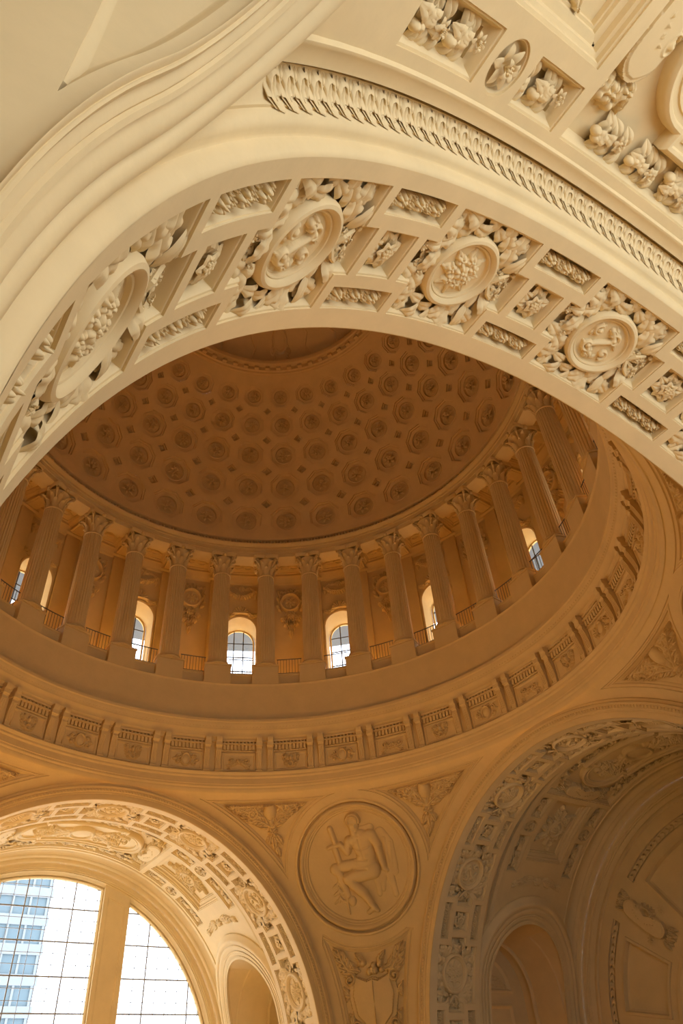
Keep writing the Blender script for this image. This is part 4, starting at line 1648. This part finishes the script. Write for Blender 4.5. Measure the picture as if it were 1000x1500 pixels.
V0, V1 = 16.46, 2 * YC - 16.46
ys = np.linspace(V0, V1, 24)
cut = [(vu(PZ + math.sqrt(PR ** 2 - (y - PY) ** 2)), y) for y in ys]
outer = [(u, y) for u, y in cut] + [(-u, y) for u, y in cut[::-1]]
outer = dens(outer, 0.35)
S0, S1 = 16.85, 17.56           # side strips
T0, T1 = 2 * YC - S1, 2 * YC - S0
VCOF = [(0, 0), (0.0, -0.03), (0.035, -0.035), (0.05, -0.06), (0.09, -0.16), (0.13, -0.2), (0.15, -0.21), (0.15, -0.26)]
ang = lambda t: (90 - t) * VD   # degrees above the horizontal -> arc from the crown
sqv = rect(ang(66.0), ang(47.2), YC - 1.22, YC + 1.22)
strips_v = []
for v0, v1 in ((S0, S1), (T0, T1)):
    strips_v.append(rect(ang(53.9), ang(43.5), v0, v1))
    strips_v.append(rect(ang(66.2), ang(59.5), v0, v1))
ros_c = [(ang(56.7), (S0 + S1) / 2), (ang(56.7), (T0 + T1) / 2)]
big = rect(-ang(67.6), ang(67.6), S0, T1)
mir = lambda l: ccw(np.asarray(l) * [-1, 1])
vholes = [big, sqv, mir(sqv)] + strips_v + [mir(l) for l in strips_v]
for cu, cv in ros_c:
    for s in (1, -1):
        vholes.append(ell(s * cu, cv, 0.34, 0.385, 28))
vault = surface(outer, vholes, 0.5, vm)
vault_me = vault.mesh('vault', PL, None)
sqv_me = frame(sqv, [(0, 0), (0, -0.03), (0.05, -0.04), (0.07, -0.10), (0.13, -0.12), (0.16, -0.2), (0.28, -0.22), (0.30, -0.27), (0.34, -0.27), (0.36, -0.34)], vm, True, 0.35).mesh('square_panel', PL)
cu_, cv_ = (ang(66.0) + ang(47.2)) / 2, YC
R_ = Relief(-1.25, 1.25, -0.9, 0.9, 0.018)              # trophy of arms and fruit
for a in (0.5, PI - 0.5, 0.5 + PI, -0.5):
    R_.spray(0, 0, a, 0.95, 5, 0.2, 0.18, 0.5, 1)
for a in (0.2, 1.0, 2.1, 2.9):
    R_.stroke([(-0.95 * math.cos(a), -0.75 * math.sin(a)), (0.95 * math.cos(a), 0.75 * math.sin(a))], 0.05, 0.05, 0.18)
R_.disc(0, 0, 0.42, 0.42, 0.1, 0.14).ring(0, 0, 0.42, 0.42, 0.06, 0.24).flower(0, 0, 0.28, 8, 0.3)
for i in range(9):
    a = i * 2 * PI / 9
    R_.flower(0.62 * math.cos(a), 0.58 * math.sin(a), 0.16, 5, 0.22, a)
V, F = R_.mesh().arrays()
tro_me = MB().add(vm(V[:, 0] + cu_, V[:, 1] + cv_, V[:, 2] - 0.34), F).mesh('carved_trophy', PL, 60)
stv_me = [frame(l, VCOF, vm, True, 0.35).mesh('strip_coffer', PL) for l in strips_v]


def garland_big(u0, u1, v0, v1):
    L, W = u1 - u0, v1 - v0
    mb = MB()
    n = int(L / 0.26)
    g = random.Random(5)
    for i in range(n):
        x = u0 + 0.2 + (L - 0.4) * (i + 0.5) / n
        y = (v0 + v1) / 2
        w = W * 0.5 - 0.16
        k = min(1.0, w / 0.22)
        dirn = 0 if i % 4 != 2 else PI
        for sd in (-1, 1):
            mb.merge(leaf3(0.46, 0.34, 1, 0.16, -0.05, 14, 9), rotz(dirn + sd * (0.8 + g.uniform(-0.2, 0.2)), (x, y + sd * 0.02, 0.05), k, g.uniform(-0.08, 0.1)))
        mb.merge(leaf3(0.40, 0.26, 3, 0.16, -0.02, 12, 7), rotz(dirn + g.uniform(-0.3, 0.3), (x + 0.04, y, 0.12), k, 0.0))
        if i % 4 == 0:
            mb.merge(rosette(0.15, 6, 5, 0.13, 1), Matrix.Translation((x, y + g.uniform(-0.06, 0.06), 0.16)))
        elif i % 4 == 2:
            for _ in range(2):
                mb.merge(sphere(g.uniform(0.07, 0.1), (x + g.uniform(-0.1, 0.1), y + g.uniform(-0.13, 0.13), 0.16), 10, 7, (1.2, 0.9, 1)))
    V, F = mb.arrays()
    return MB().add(vm(V[:, 0], V[:, 1], V[:, 2] - 0.26), F)


gv_me = [garland_big(l[:, 0].min(), l[:, 0].max(), l[:, 1].min(), l[:, 1].max()).mesh('leaf_garland', PL, 60) for l in strips_v]
rosv_me, rosd_me = [], []
for cu, cv in ros_c:
    rosd_me.append(frame(ell(cu, cv, 0.34, 0.385, 28), [(0, 0), (0.0, -0.03), (0.03, -0.03), (0.05, -0.06), (0.06, -0.12)], vm, True, 0.3).mesh('rosette_disc', PL))
    V, F = rosette(0.31, 6, 4, 0.2, 1, 1.7).arrays()
    rosv_me.append(MB().add(vm(V[:, 0] + cu, V[:, 1] + cv, V[:, 2] - 0.12), F).mesh('rosette', PL, 60))
# crown panel: a recess around a raised long panel with rounded ends
bodyu, bodyv = 11.2 * VD, 1.5
end = [(bodyu + 1.12 * math.cos(t) * 1.0, 1.22 * math.sin(t)) for t in np.linspace(-PI / 2, PI / 2, 22)]
lp = [(-bodyu, -bodyv), (bodyu, -bodyv)] + end + [(bodyu, bodyv), (-bodyu, bodyv)] + [(-x, -y) for x, y in end]
lp = dens(np.array(lp) + [0, YC], 0.3)
crown_me = frame(big, VCOF, vm, True, 0.4, holes=[lp]).mesh('crown_recess', PL)
oval_me = frame(lp, [(0, -0.26), (0.0, -0.06), (0.03, -0.01), (0.08, 0.02), (0.14, 0.0), (0.17, -0.05), (0.26, -0.06), (0.28, -0.03), (0.33, -0.04), (0.36, -0.12), (0.42, -0.14)], vm, True, 0.4).mesh('crown_panel', PL)
R_ = Relief(-2.9, 2.9, -1.1, 1.1, 0.024)
for sd in (-1, 1):
    R_.spray(sd * 0.3, -0.2, 0.2 if sd > 0 else PI - 0.2, 1.9, 7, 0.3, 0.16, 0.7, sd)
    R_.spray(sd * 0.3, 0.3, -0.1 if sd > 0 else PI + 0.1, 1.6, 6, 0.26, 0.15, -0.9, sd)
    for i in range(7):
        R_.flower(sd * (1.5 + 0.22 * (i % 4)), -0.35 + 0.28 * (i // 2), 0.17, 5, 0.2, i)
    R_.scroll(sd * 0.9, 0.55, 0.26, 1.5, 0, sd, 0.07, 0.16).scroll(sd * 2.0, -0.45, 0.26, 1.5, 0, -sd, 0.07, 0.16)
R_.disc(0, 0, 0.5, 0.6, 0.1, 0.1).ring(0, 0, 0.55, 0.65, 0.09, 0.22)
V, F = R_.clip(offset(ccw(lp - [0, YC]), 0.46)).mesh().arrays()
crel_me = MB().add(vm(V[:, 0], V[:, 1] + YC, V[:, 2] - 0.14), F).mesh('crown_relief', PL, 60)
# cartouches at both ends of the crown recess and garlands along its sides
def cartouche():
    L = Relief(-1.0, 1.0, -1.75, 1.75, 0.02)
    pear = [(-0.5, -0.95), (0.0, -1.12), (0.42, -0.85), (0.34, -0.35), (0.12, 0.0), (0.34, 0.35), (0.42, 0.85), (0.0, 1.12), (-0.5, 0.95), (-0.62, 0.45), (-0.6, 0), (-0.62, -0.45)]
    pear = np.array(pear)
    # smooth outline
    k = len(pear)
    q = np.concatenate([[(pear[i] * (1 - t) ** 3 + 3 * (pear[i] + (pear[(i + 1) % k] - pear[i - 1]) / 6) * t * (1 - t) ** 2 + 3 * (pear[(i + 1) % k] - (pear[(i + 2) % k] - pear[i]) / 6) * t * t * (1 - t) + pear[(i + 1) % k] * t ** 3) for t in np.linspace(0, 1, 6, endpoint=False)] for i in range(k)])
    L.poly(q, 0.2, 0.02)
    L.poly(q * 0.93 - [0.02, 0], 0.23, 0.03)
    for sd in (-1, 1):
        L.scroll(0.3, sd * 0.45, 0.2, 1.4, -sd * 1.2, -sd, 0.06, 0.27)
        L.leaf(0.3, sd * 0.1, sd * 0.7, 0.45, 0.22, 0.22)
        for i in range(5):
            L.leaf(-0.45 + 0.2 * i, sd * 1.1, sd * (PI / 2 + 0.5 - 0.25 * i), 0.5, 0.24, 0.2)
        L.flower(-0.1, sd * 1.35, 0.2, 6, 0.22).flower(0.35, sd * 1.2, 0.18, 6, 0.22)
        L.ball(0.15, sd * 1.5, 0.09, 0.2).ball(-0.35, sd * 1.45, 0.09, 0.2)
        for i in range(4):
            L.flower(-0.3 + 0.09 * i, sd * (0.18 + 0.12 * i), 0.06, 5, 0.29)
            L.leaf(-0.35 + 0.12 * i, sd * 0.1 * i, 0.6 + i, 0.2, 0.08, 0.285, 2)
    L.stroke([(0.45, -0.2), (0.55, 0.0), (0.45, 0.2)], 0.07, 0.07, 0.26)
    for i in range(4):
        L.leaf(0.5, -0.12 + 0.08 * i, -0.5 + 0.33 * i, 0.32, 0.12, 0.2, 2)
    return L


V, F = cartouche().mesh().arrays()
cu2 = ang(70.3)
side_clip = None
cart_v = MB().add(vm(cu2 - V[:, 0] * 0.66 + 0.02, V[:, 1] + YC, V[:, 2] - 0.26), F).mesh('end_cartouche', PL, 60)
cg = []
for v0, v1 in ((S0 + 0.02, S1), (T0, T1 - 0.02)):
    cg.append(garland_big(-ang(70), ang(70), v0, v1).mesh('leaf_garland', PL, 60))

# ------------------------------------------------------------------ side openings cut into the vault
PPROF = [(3.50, 0.08), (3.42, -0.10), (3.24, -0.22), (3.16, -0.30), (3.10, -0.335), (3.03, -0.33), (2.98, -0.29), (2.965, -0.25), (2.93, -0.245), (2.92, -0.29), (2.86, -0.305), (2.80, -0.285), (2.74, -0.23), (2.715, -0.21),
         (2.71, -0.25), (2.67, -0.275), (2.63, -0.26), (2.625, -0.23), (2.60, -0.24), (2.56, -0.225), (2.52, -0.19), (2.50, -0.18), (2.495, -0.23), (2.45, -0.245), (2.445, -0.22), (2.37, -0.235), (2.36, -0.23)]


def xv(z, r=RV):
    return math.sqrt(max(0.01, r * r - z * z)) if z > 0 else r


def side_path(n=40):
    out = [(1, FLOOR), (1, -1.0)] + [(1, z) for z in np.linspace(0, 2.7, 14)]
    P_ = [('s', 1.0, z) for _, z in out]
    P_ += [('a', t, 0) for t in np.linspace(0, PI, n)]
    P_ += [('s', -1.0, z) for _, z in out[::-1]]
    return P_


def side_rows(prof, xfun):
    rows = []
    for kd, a, z in side_path():
        row = []
        for r, dx in prof:
            if kd == 's':
                y_, z_ = PY + a * r, z
            else:
                y_, z_ = PY + r * math.cos(a), PZ + r * math.sin(a)
            row.append((xfun(z_) + dx, y_, z_))
        rows.append(row)
    return MB().add(np.array(rows), quads(len(rows), len(prof)))


sa_me = side_rows(PPROF, xv).mesh('side_archivolt', PL)
PPROF = [(r + 0.08, d) for r, d in PPROF]
BR, XB = 2.44, 12.5


def barmap(s, x, h):                    # s: arc from the crown of the barrel (towards +y), straight jambs beyond
    q = PI / 2 * BR
    a = np.clip(s, -q, q) / BR
    ex = np.clip(np.abs(s) - q, 0, None)
    r = BR - h
    y = PY + r * np.sin(a)
    z = PZ + r * np.cos(a) - ex
    return np.stack([x, y, z], -1)


q = PI / 2 * BR
ext_ = np.concatenate([np.linspace(0.2, 2.8, 14), [4.0, 6.5]])
ss = np.concatenate([-q - ext_[::-1], np.linspace(-q, q, 48), q + ext_])
zz = barmap(ss, ss * 0, ss * 0)[:, 2]
front = [(s, xv(z) - 0.23) for s, z in zip(ss, zz)]
bout = dens(np.array(front + [(ss[-1], XB), (ss[0], XB)]), 0.6)
# three-cornered coffers following the groin
def tri_coffer(sg):
    pts = []
    for t in np.concatenate([np.linspace(-1.05, -0.05, 6), np.linspace(0, rad(64), 26) * BR]):
        z = PZ + (BR * math.sin(t / BR) if t > 0 else t)
        pts.append((BR * PI / 2 - t, xv(z, 10.17)))
    l = pts + [(pts[-1][0], 10.10)]
    l = np.array(l) * [sg, 1]
    return ccw(dens(l, 0.2))


tcl = [tri_coffer(1), tri_coffer(-1)]
TCP = [(0, 0), (0.0, -0.02), (0.05, -0.03), (0.07, -0.06), (0.12, -0.08), (0.13, -0.11)]
bar = surface(bout, tcl, 0.6, barmap)
bar_me = bar.mesh('side_barrel', PL, None)
tc_me = [frame(l, [(0, 0), (0.0, -0.02), (0.03, -0.03), (0.05, -0.055), (0.07, -0.06)], barmap, True, 0.5).mesh('corner_coffer', PL) for l in tcl]
# inner ribs and the back wall with its panel
rib = MB()
for x0, dr in ((11.7, 0.16),):
    rib.merge(side_rows([(BR + 0.01, 0), (BR - dr + 0.05, 0.0), (BR - dr, 0.04), (BR - dr, 0.06), (BR - dr - 0.02, 0.07), (BR - dr - 0.02, 0.12), (BR + 0.01, 0.13)], lambda z, x0=x0: x0))
rib_me = rib.mesh('inner_rib', PL)
bk = MB()
yl, zl = PY - BR - 0.1, FLOOR
bkm = lambda u, v, h: np.stack([np.full_like(u, XB - 0.05) - h, u, v], -1)
pan = dens([(PY - 1.55, -2.5), (PY + 1.55, -2.5), (PY + 1.55, 2.6), (PY - 1.55, 2.6)], 0.5)
topp = ccw(dens(np.array([(PY + 1.7 * math.cos(t), 3.0 + 1.7 * math.sin(t)) for t in np.linspace(0.02, PI - 0.02, 24)]), 0.4))
surface(dens([(yl, FLOOR), (yl + 2 * BR + 0.2, FLOOR), (yl + 2 * BR + 0.2, 5.9), (yl, 5.9)], 0.8), [pan, topp], 0.9, bkm, 0, bk)
bk_me = bk.mesh('niche_wall', PL, None)
pan_me = frame(pan, [(0, 0), (0.02, 0.05), (0.1, 0.06), (0.14, 0.0), (0.2, -0.06)], bkm, True, 0.8).mesh('wall_panel', PL)
lun_me = frame(topp, [(0, 0), (0.02, 0.05), (0.1, 0.06), (0.14, 0.0), (0.2, -0.06)], bkm, True, 0.8).mesh('wall_panel', PL)
R_ = Relief(-1.3, 1.3, 3.1, 4.5, 0.03)
R_.flower(0, 3.7, 0.35, 8, 0.16)
for sd in (-1, 1):
    R_.spray(sd * 0.3, 3.5, PI / 2 - sd * 1.2, 0.9, 4, 0.2, 0.12, 0.8, -sd)
V, F = R_.mesh().arrays()
lrel_me = MB().add(bkm(V[:, 0] + PY, V[:, 1], V[:, 2] - 0.06), F).mesh('carved_spray', PL, 60)
# relief in the corners left and right of the opening's crown
R_ = Relief(-1.3, 1.3, -0.5, 0.5, 0.02)
R_.flower(0, 0.02, 0.2, 6, 0.13)
for sd in (-1, 1):
    R_.spray(sd * 0.25, 0.12, 0.15 if sd > 0 else PI - 0.15, 0.7, 4, 0.17, 0.11, -0.7 * 1, sd)
    R_.leaf(sd * 0.3, -0.05, -0.35 if sd > 0 else PI + 0.35, 0.4, 0.2, 0.1).flower(sd * 1.05, -0.05, 0.15, 5, 0.12)
V, F = R_.mesh().arrays()
sprel_me = MB().add(vm(ang(41.6) - V[:, 1] * 1.0 - 0.05 * V[:, 0] ** 2 * -1.6, V[:, 0] * 1.35 + YC, V[:, 2]), F).mesh('spandrel_spray', PL, 60)

# ------------------------------------------------------------------ end walls
WRAD = 9.30
endp = [(RA, 2 * YC - 15.72), (RA - 0.01, 22.42), (RA - 0.06, 22.46), (RA - 0.2, 22.46), (RA - 0.22, 22.5), (RA - 0.28, 22.5), (RA - 0.31, 22.56), (RA - 0.34, 22.54), (RA - 0.38, 22.60), (RA - 0.43, 22.66), (WRAD + 0.02, 22.68), (WRAD, 22.72), (WRAD - 0.03, 23.05)]
endarch_me = archsweep(endp, 96).mesh('end_arch', PL)


def window_wall(name, label, full, num):
    """thermal window: lunette of three lights between two broad mullions"""
    e = link(name, endarch_me, None)
    tag(e, label, 'window', kind='structure')
    yw = 22.9
    for sx in (-1, 1):
        # broad posts with a sunk panel
        x0, x1 = 2.65, 4.05
        top = lambda x: math.sqrt(WRAD ** 2 - x * x) + 0.15
        lo = dens([(x0, FLOOR), (x1, FLOOR), (x1, top(x1)), (x0, top(x0))], 0.6)
        inn = dens([(x0 + 0.22, FLOOR + 1), (x1 - 0.22, FLOOR + 1), (x1 - 0.22, top(x1 - 0.2) - 0.5), (x0 + 0.22, top(x0 + 0.2) - 0.5)], 0.6)
        mm = planemap(22.6)
        if sx < 0:
            lo, inn = ccw(lo * [-1, 1]), ccw(inn * [-1, 1])
        mb = surface(lo, [inn], 0.8, mm)
        frame(lo, [(0, 0), (0, -0.45)], mm, False, mb=mb)
        frame(inn, [(0, 0), (0.02, -0.03), (0.05, -0.03), (0.07, -0.05)], mm, True, 0.8, mb=mb)
        mb.build('window_post', PL, e)
    # sashes round each light
    zb = -2.2
    spans = [(-2.65, 2.65), (4.05, WRAD), (-WRAD, -4.05)]
    step = 0.6
    for lo_, hi_ in spans:
        rr_ = WRAD - 0.03
        c0, c1 = max(lo_, -rr_), min(hi_, rr_)
        arc = [(x, math.sqrt(max(0, rr_ ** 2 - x * x))) for x in np.linspace(c1, c0, 24)]
        if c1 > 8:
            lp_ = [(c0, 0.0)] + [(c1, 0.0)] + arc[1:]
        elif c0 < -8:
            lp_ = [(c0, 0.0), (c1, 0.0)] + arc[:-1]
        else:
            lp_ = [(c0, 0.0), (c1, 0.0)] + arc
        lp_ = ccw(np.array(lp_))
        mm = planemap(yw)
        frame(lp_, [(0, -0.06), (0, 0.12), (0.06, 0.14), (0.1, 0.1), (0.12, 0.04), (0.12, -0.06)], mm, False).build('sash', PL, e)
        if not full:
            surface(lp_, [], 1.5, mm).build('glazing', GLASS, e)
            continue
        # lead lines
        x = math.ceil(lo_ / step + 1e-6) * step
        xs = [c0 + 0.1]
        while x < hi_ - 0.05:
            if c0 + 0.2 < x < c1 - 0.2:
                thick = abs(round(x / step)) % 4 == 2 if abs(x) < 3 else abs(round(x / step)) % 4 == 1
                t = 0.028 if thick else 0.011
                zt_ = math.sqrt(max(0, (rr_ - 0.08) ** 2 - x * x))
                box(x - t, x + t, yw - 0.02 - t, yw + 0.02, 0.05, zt_).build('mullion_bar' if thick else 'lead_line', LEAD, e)
                xs.append(x)
            x += step
        xs.append(c1 - 0.1)
        zs = [0.1]
        j = 0
        while True:
            z = 0.52 + 0.4875 * j
            if z > rr_ - 0.15:
                break
            lim = math.sqrt(max(0, (rr_ - 0.08) ** 2 - z * z))
            a0, a1 = max(c0 + 0.08, -lim), min(c1 - 0.08, lim)
            if a1 - a0 > 0.1:
                thick = j % 3 == 0
                t = 0.03 if thick else 0.011
                box(a0, a1, yw - 0.02 - t, yw + 0.02, z - t, z + t).build('transom_bar' if thick else 'lead_line', LEAD, e)
            zs.append(z)
            j += 1
        zs.append(rr_)
        for i in range(len(xs) - 1):
            for k_ in range(len(zs) - 1):
                a0, a1, b0, b1 = xs[i], xs[i + 1], zs[k_], zs[k_ + 1]
                n_ = 5
                tx = np.linspace(a0, a1, n_)
                tz = np.minimum(b1, np.sqrt(np.maximum(0, (rr_ - 0.08) ** 2 - tx ** 2)))
                if tz.max() <= b0 + 0.03:
                    continue
                tz = np.maximum(tz, b0)
                V = np.concatenate([np.c_[tx, np.full(n_, yw), np.full(n_, b0)], np.c_[tx, np.full(n_, yw), tz]])
                MB().add(V, quads(2, n_)).build('pane', GLASS, e, None)
    # wall below the springing line
    box(-RA, RA, 22.5, 23.0, FLOOR, 0.02).build('window_apron', PL, e)
    return e


# blind end wall with carved panels
def blind_wall(name, label, deco=True):
    mm = planemap(22.75)
    rw = 9.32
    outer = dens(np.array([(rw * math.cos(t), rw * math.sin(t)) for t in np.linspace(0, PI, 60)]), 0.6)

    def sector(r0, r1, a0, a1):
        n = 12
        return ccw(np.array([(r1 * math.cos(t), r1 * math.sin(t)) for t in np.linspace(rad(a0), rad(a1), n)] + [(r0 * math.cos(t), r0 * math.sin(t)) for t in np.linspace(rad(a1), rad(a0), n)]))
    secs = [sector(5.25, 7.75, 11.5, 35), sector(5.25, 7.75, 55, 84), sector(5.25, 7.75, 96, 125), sector(5.25, 7.75, 145, 168.5)]
    strips = [sector(8.15, 8.55, 8, 38), sector(8.15, 8.55, 52, 86), sector(8.15, 8.55, 94, 128), sector(8.15, 8.55, 142, 172)]
    e = surface(outer, secs + strips, 0.8, mm).build(name, PL, None, None)
    tag(e, label, 'wall', kind='structure')
    box(-rw - 0.5, rw + 0.5, 22.5, 23.0, FLOOR, 0.02).build('wall_apron', PL, e)
    for l in secs:
        frame(dens(l, 0.3), [(0, 0), (0.02, 0.07), (0.12, 0.09), (0.15, 0.02), (0.17, -0.14), (0.26, -0.18)], mm, True, 0.6).build('wall_panel', PL, e)
    for i, l in enumerate(strips):
        so = frame(dens(l, 0.3), [(0, 0), (0.01, -0.1), (0.05, -0.12), (0.06, -0.2)], mm, True, 0.6).build('strip_coffer', PL, e)
        a0, a1 = ((8, 38), (52, 86), (94, 128), (142, 172))[i]
        mb = MB()
        n = int(rad(a1 - a0) * 8.35 / 0.3)
        for k in range(n):
            t = rad(a0 + (a1 - a0) * (k + 0.7) / (n + 0.4))
            for sd in (-1, 1):
                mb.merge(leaf3(0.34, 0.16, 2, 0.08, 0.02, 7, 5), Matrix.Translation((8.35 * math.cos(t), 22.84, 8.35 * math.sin(t))) @ Matrix.Rotation(PI / 2, 4, 'X') @ Matrix.Rotation(t + PI / 2 + sd * 0.35, 4, 'Z'))
        mb.build('leaf_garland', PL, so, 60)
    # outer leaf moulding and inner arch moulding
    archsweep([(9.32, 22.74), (9.2, 22.66), (9.12, 22.66), (9.08, 22.74)], 80, False).build('wall_molding', PL, e)
    archsweep([(4.9, 22.74), (4.85, 22.62), (4.7, 22.6), (4.6, 22.66), (4.5, 22.55), (4.35, 22.55), (4.3, 22.74)], 64, False).build('door_arch', PL, e)
    if deco:
        for a in (45, 135):
            R_ = cartouche()
            V, F = R_.mesh().arrays()
            t = rad(a)
            r = 6.95 + V[:, 1] * 1.05
            w_ = -V[:, 0] * 0.72
            X = r * math.cos(t) - w_ * math.sin(t)
            Z = r * math.sin(t) + w_ * math.cos(t)
            MB().add(mm(X, Z, V[:, 2]), F).build('wall_cartouche', PL, e, 60)
        for a, r in ((38.6, 6.4), (51.4, 6.4), (128.6, 6.4), (141.4, 6.4), (90, 6.5)):
            t = rad(a)
            mb = MB()
            mb.merge(rosette(0.22, 8, 5, 0.12), Matrix.Translation((r * math.cos(t), 22.74, r * math.sin(t))) @ Matrix.Rotation(PI / 2, 4, 'X'))
            mb.build('rosette', PL, e, 60)
    return e


# ------------------------------------------------------------------ assemble the four arms
ARMS = [('south', PI, True, True), ('north', 0.0, True, False), ('east', -PI / 2, True, False), ('west', PI / 2, False, False)]
ALAB = {'south': ('wide cream arch with wreathed oval medallions edged by a leaf molding band', 'cream barrel vault with framed panels beside the leaf molding band'),
        'north': ('sunlit coffered arch framing the great three-light window', 'sunlit barrel vault between its coffered arch and the great window'),
        'east': ('shadowed coffered arch opening into the dark side vault', 'shadowed barrel vault with trophy panels before the blind lunette wall'),
        'west': ('plain unlit arch facing the shadowed coffered arch', 'plain unlit barrel vault facing the shadowed vault')}
for nme, rz, deco, tongues in ARMS:
    T = Matrix.Rotation(rz, 4, 'Z')
    so = link('ceiling_%s_arch' % nme, sof_me)
    so.matrix_world = T
    tag(so, ALAB[nme][0], 'arch', kind='structure')
    link('archivolt', av_me, so)
    o = link('bead_molding', bead_me, so)
    o['kind'] = 'stuff'
    link('step_molding', step_me, so)
    if tongues:
        for k in range(-35, 36):
            link('leaf_tongue', tong_me, so, mtx=Matrix.Rotation(rad(1.65) * k, 4, 'Y'))
    for i, a in enumerate(MEDA):
        o = link('medallion_coffer', medc_me, so, mtx=Matrix.Rotation(rad(a), 4, 'Y'))
        link('oval_ring', ov_me, o)
        if deco:
            link('field_relief', ofield[i % 2], o)
            for k, mtx in WREATH:
                link('leaf', leaf_me[k], o, mtx=mtx)
            for c_ in clus_me:
                link('flower_knot', c_, o)
    for a in SQA:
        R = Matrix.Rotation(rad(a), 4, 'Y')
        o = link('square_coffer', sqc_me, so, mtx=R)
        if deco:
            link('leaf_rosette', acan_me, o)
        for q_, g_ in zip(stc_me, gar_me):
            o = link('strip_coffer', q_, so, mtx=R)
            if deco:
                link('leaf_garland', g_, o)
    vo = link('ceiling_%s_vault' % nme, vault_me)
    vo.matrix_world = T
    tag(vo, ALAB[nme][1], 'vault', kind='structure')
    link('end_molding', step2_me, vo)
    for f_ in fasc_me:
        link('vault_fascia', f_, vo)
    o = link('crown_recess', crown_me, vo)
    p_ = link('crown_panel', oval_me, vo)
    if deco:
        link('crown_relief', crel_me, p_)
        for g_ in cg:
            link('leaf_garland', g_, o)
    for s in (1, -1):
        M_ = Matrix.Identity(4) if s > 0 else Matrix.Rotation(PI, 4, 'Z') @ Matrix.Translation((0, -2 * YC, 0))
        # half turn about the vertical axis through the vault's middle
        o = link('square_panel', sqv_me, vo, mtx=M_)
        if deco:
            link('carved_trophy', tro_me, o)
            link('end_cartouche', cart_v, vo, mtx=M_)
            link('spandrel_spray', sprel_me, vo, mtx=M_)
        for q_, g_ in zip(stv_me, gv_me):
            o = link('strip_coffer', q_, vo, mtx=M_)
            if deco:
                link('leaf_garland', g_, o)
        for q_, g_ in zip(rosd_me, rosv_me):
            o = link('rosette_disc', q_, vo, mtx=M_)
            if deco:
                link('rosette', g_, o)
        link('side_archivolt', sa_me, vo, mtx=M_)
        o = link('side_barrel', bar_me, vo, mtx=M_)
        for t_ in tc_me:
            link('corner_coffer', t_, o)
        link('inner_rib', rib_me, vo, mtx=M_)
        o = link('niche_wall', bk_me, vo, mtx=M_)
        link('wall_panel', pan_me, o)
        q_ = link('wall_panel', lun_me, o)
        if deco:
            link('carved_spray', lrel_me, o)
w1 = window_wall('window_1', 'great arched three-light window of leaded panes filling the sunlit arch', True, 1)
w2 = window_wall('window_2', 'great arched window across the rotunda from the leaded one', False, 2)
w2.matrix_world = Matrix.Rotation(PI, 4, 'Z')
we = blind_wall('wall_east', 'dark blind lunette wall with carved panels closing the shadowed vault')
we.matrix_world = Matrix.Rotation(-PI / 2, 4, 'Z')
ww = blind_wall('wall_west', 'blind lunette wall opposite the dark carved lunette', False)
ww.matrix_world = Matrix.Rotation(PI / 2, 4, 'Z')
for nme, rz in (('east', -PI / 2), ('west', PI / 2)):
    o = link('end_arch', endarch_me, we if nme == 'east' else ww)

# ================================================================== office tower outside the far window
tw = bpy.data.objects.new('office_tower', None)
COL.objects.link(tw)
tw.location = (8.0, 100, FLOOR - 12)
tag(tw, 'pale blue glass office tower seen through the great leaded window', 'building', kind='thing')
box(-15, 10.4, 0.3, 24, 0, 66).build('tower_core', TGLASS, tw)
slab_me = box(-15.2, 10.6, 0, 0.35, 0, 1.3).mesh('spandrel_band', TWHITE)
for k in range(18):
    link('spandrel_band', slab_me, tw, loc=(0, 0, 3.6 * k))
post_me = box(-0.15, 0.15, 0.05, 0.35, 0, 66).mesh('facade_post', TWHITE)
for k in range(11):
    link('facade_post', post_me, tw, loc=(-14 + 2.4 * k, 0, 0))

# ================================================================== unseen torch lamps, added to warm drum and pendentives from below
def torch(x, y, label):
    e = bpy.data.objects.new('torch_lamp', None)
    COL.objects.link(e)
    e.location = (x, y, FLOOR)
    tag(e, label, 'lamp', None, 'thing')
    if 'torch' not in CHILDREN:
        CHILDREN['torch'] = (revolve([(0.001, 0), (0.42, 0), (0.42, 0.1), (0.3, 0.16), (0.22, 0.3), (0.12, 0.4), (0.07, 0.5)], 24).mesh('base', BRONZE),
                             revolve([(0.07, 0.48), (0.055, 1.0), (0.08, 1.05), (0.055, 1.1), (0.05, 1.9)], 16).mesh('pole', BRONZE),
                             revolve([(0.05, 1.88), (0.15, 1.92), (0.38, 2.1), (0.5, 2.3), (0.49, 2.31), (0.36, 2.14), (0.14, 1.97), (0.001, 1.96)], 24).mesh('bowl', BRONZE))
    for n_, me_ in zip(('base', 'pole', 'bowl'), CHILDREN['torch']):
        link(n_, me_, e)
    d = bpy.data.lights.new('bulb', 'SPOT')        # upward cone, shaped to keep the blind east wall dark
    d.energy, d.color, d.shadow_soft_size = TORCH_E, LAMP_WARM, 0.3
    d.spot_size, d.spot_blend = rad(136), 0.45
    lo_ = bpy.data.objects.new('bulb', d)
    COL.objects.link(lo_)
    lo_.parent = e
    lo_.location = (0, 0, 2.45)
    lo_.rotation_euler = (PI, 0, 0)


torch(-3.2, -3.4, 'tall bronze torch lamp on the rotunda floor towards the wide cream arch')
torch(-3.2, 3.6, 'tall bronze torch lamp on the rotunda floor towards the great leaded window')

uplight((19.0, 11.5, FLOOR), 55.0, 'bronze uplight on the floor inside the arched niche of the dark vault', None)
uplight((11.5, 19.0, FLOOR), 60.0, 'bronze uplight on the floor inside the arched niche beside the great window', None)
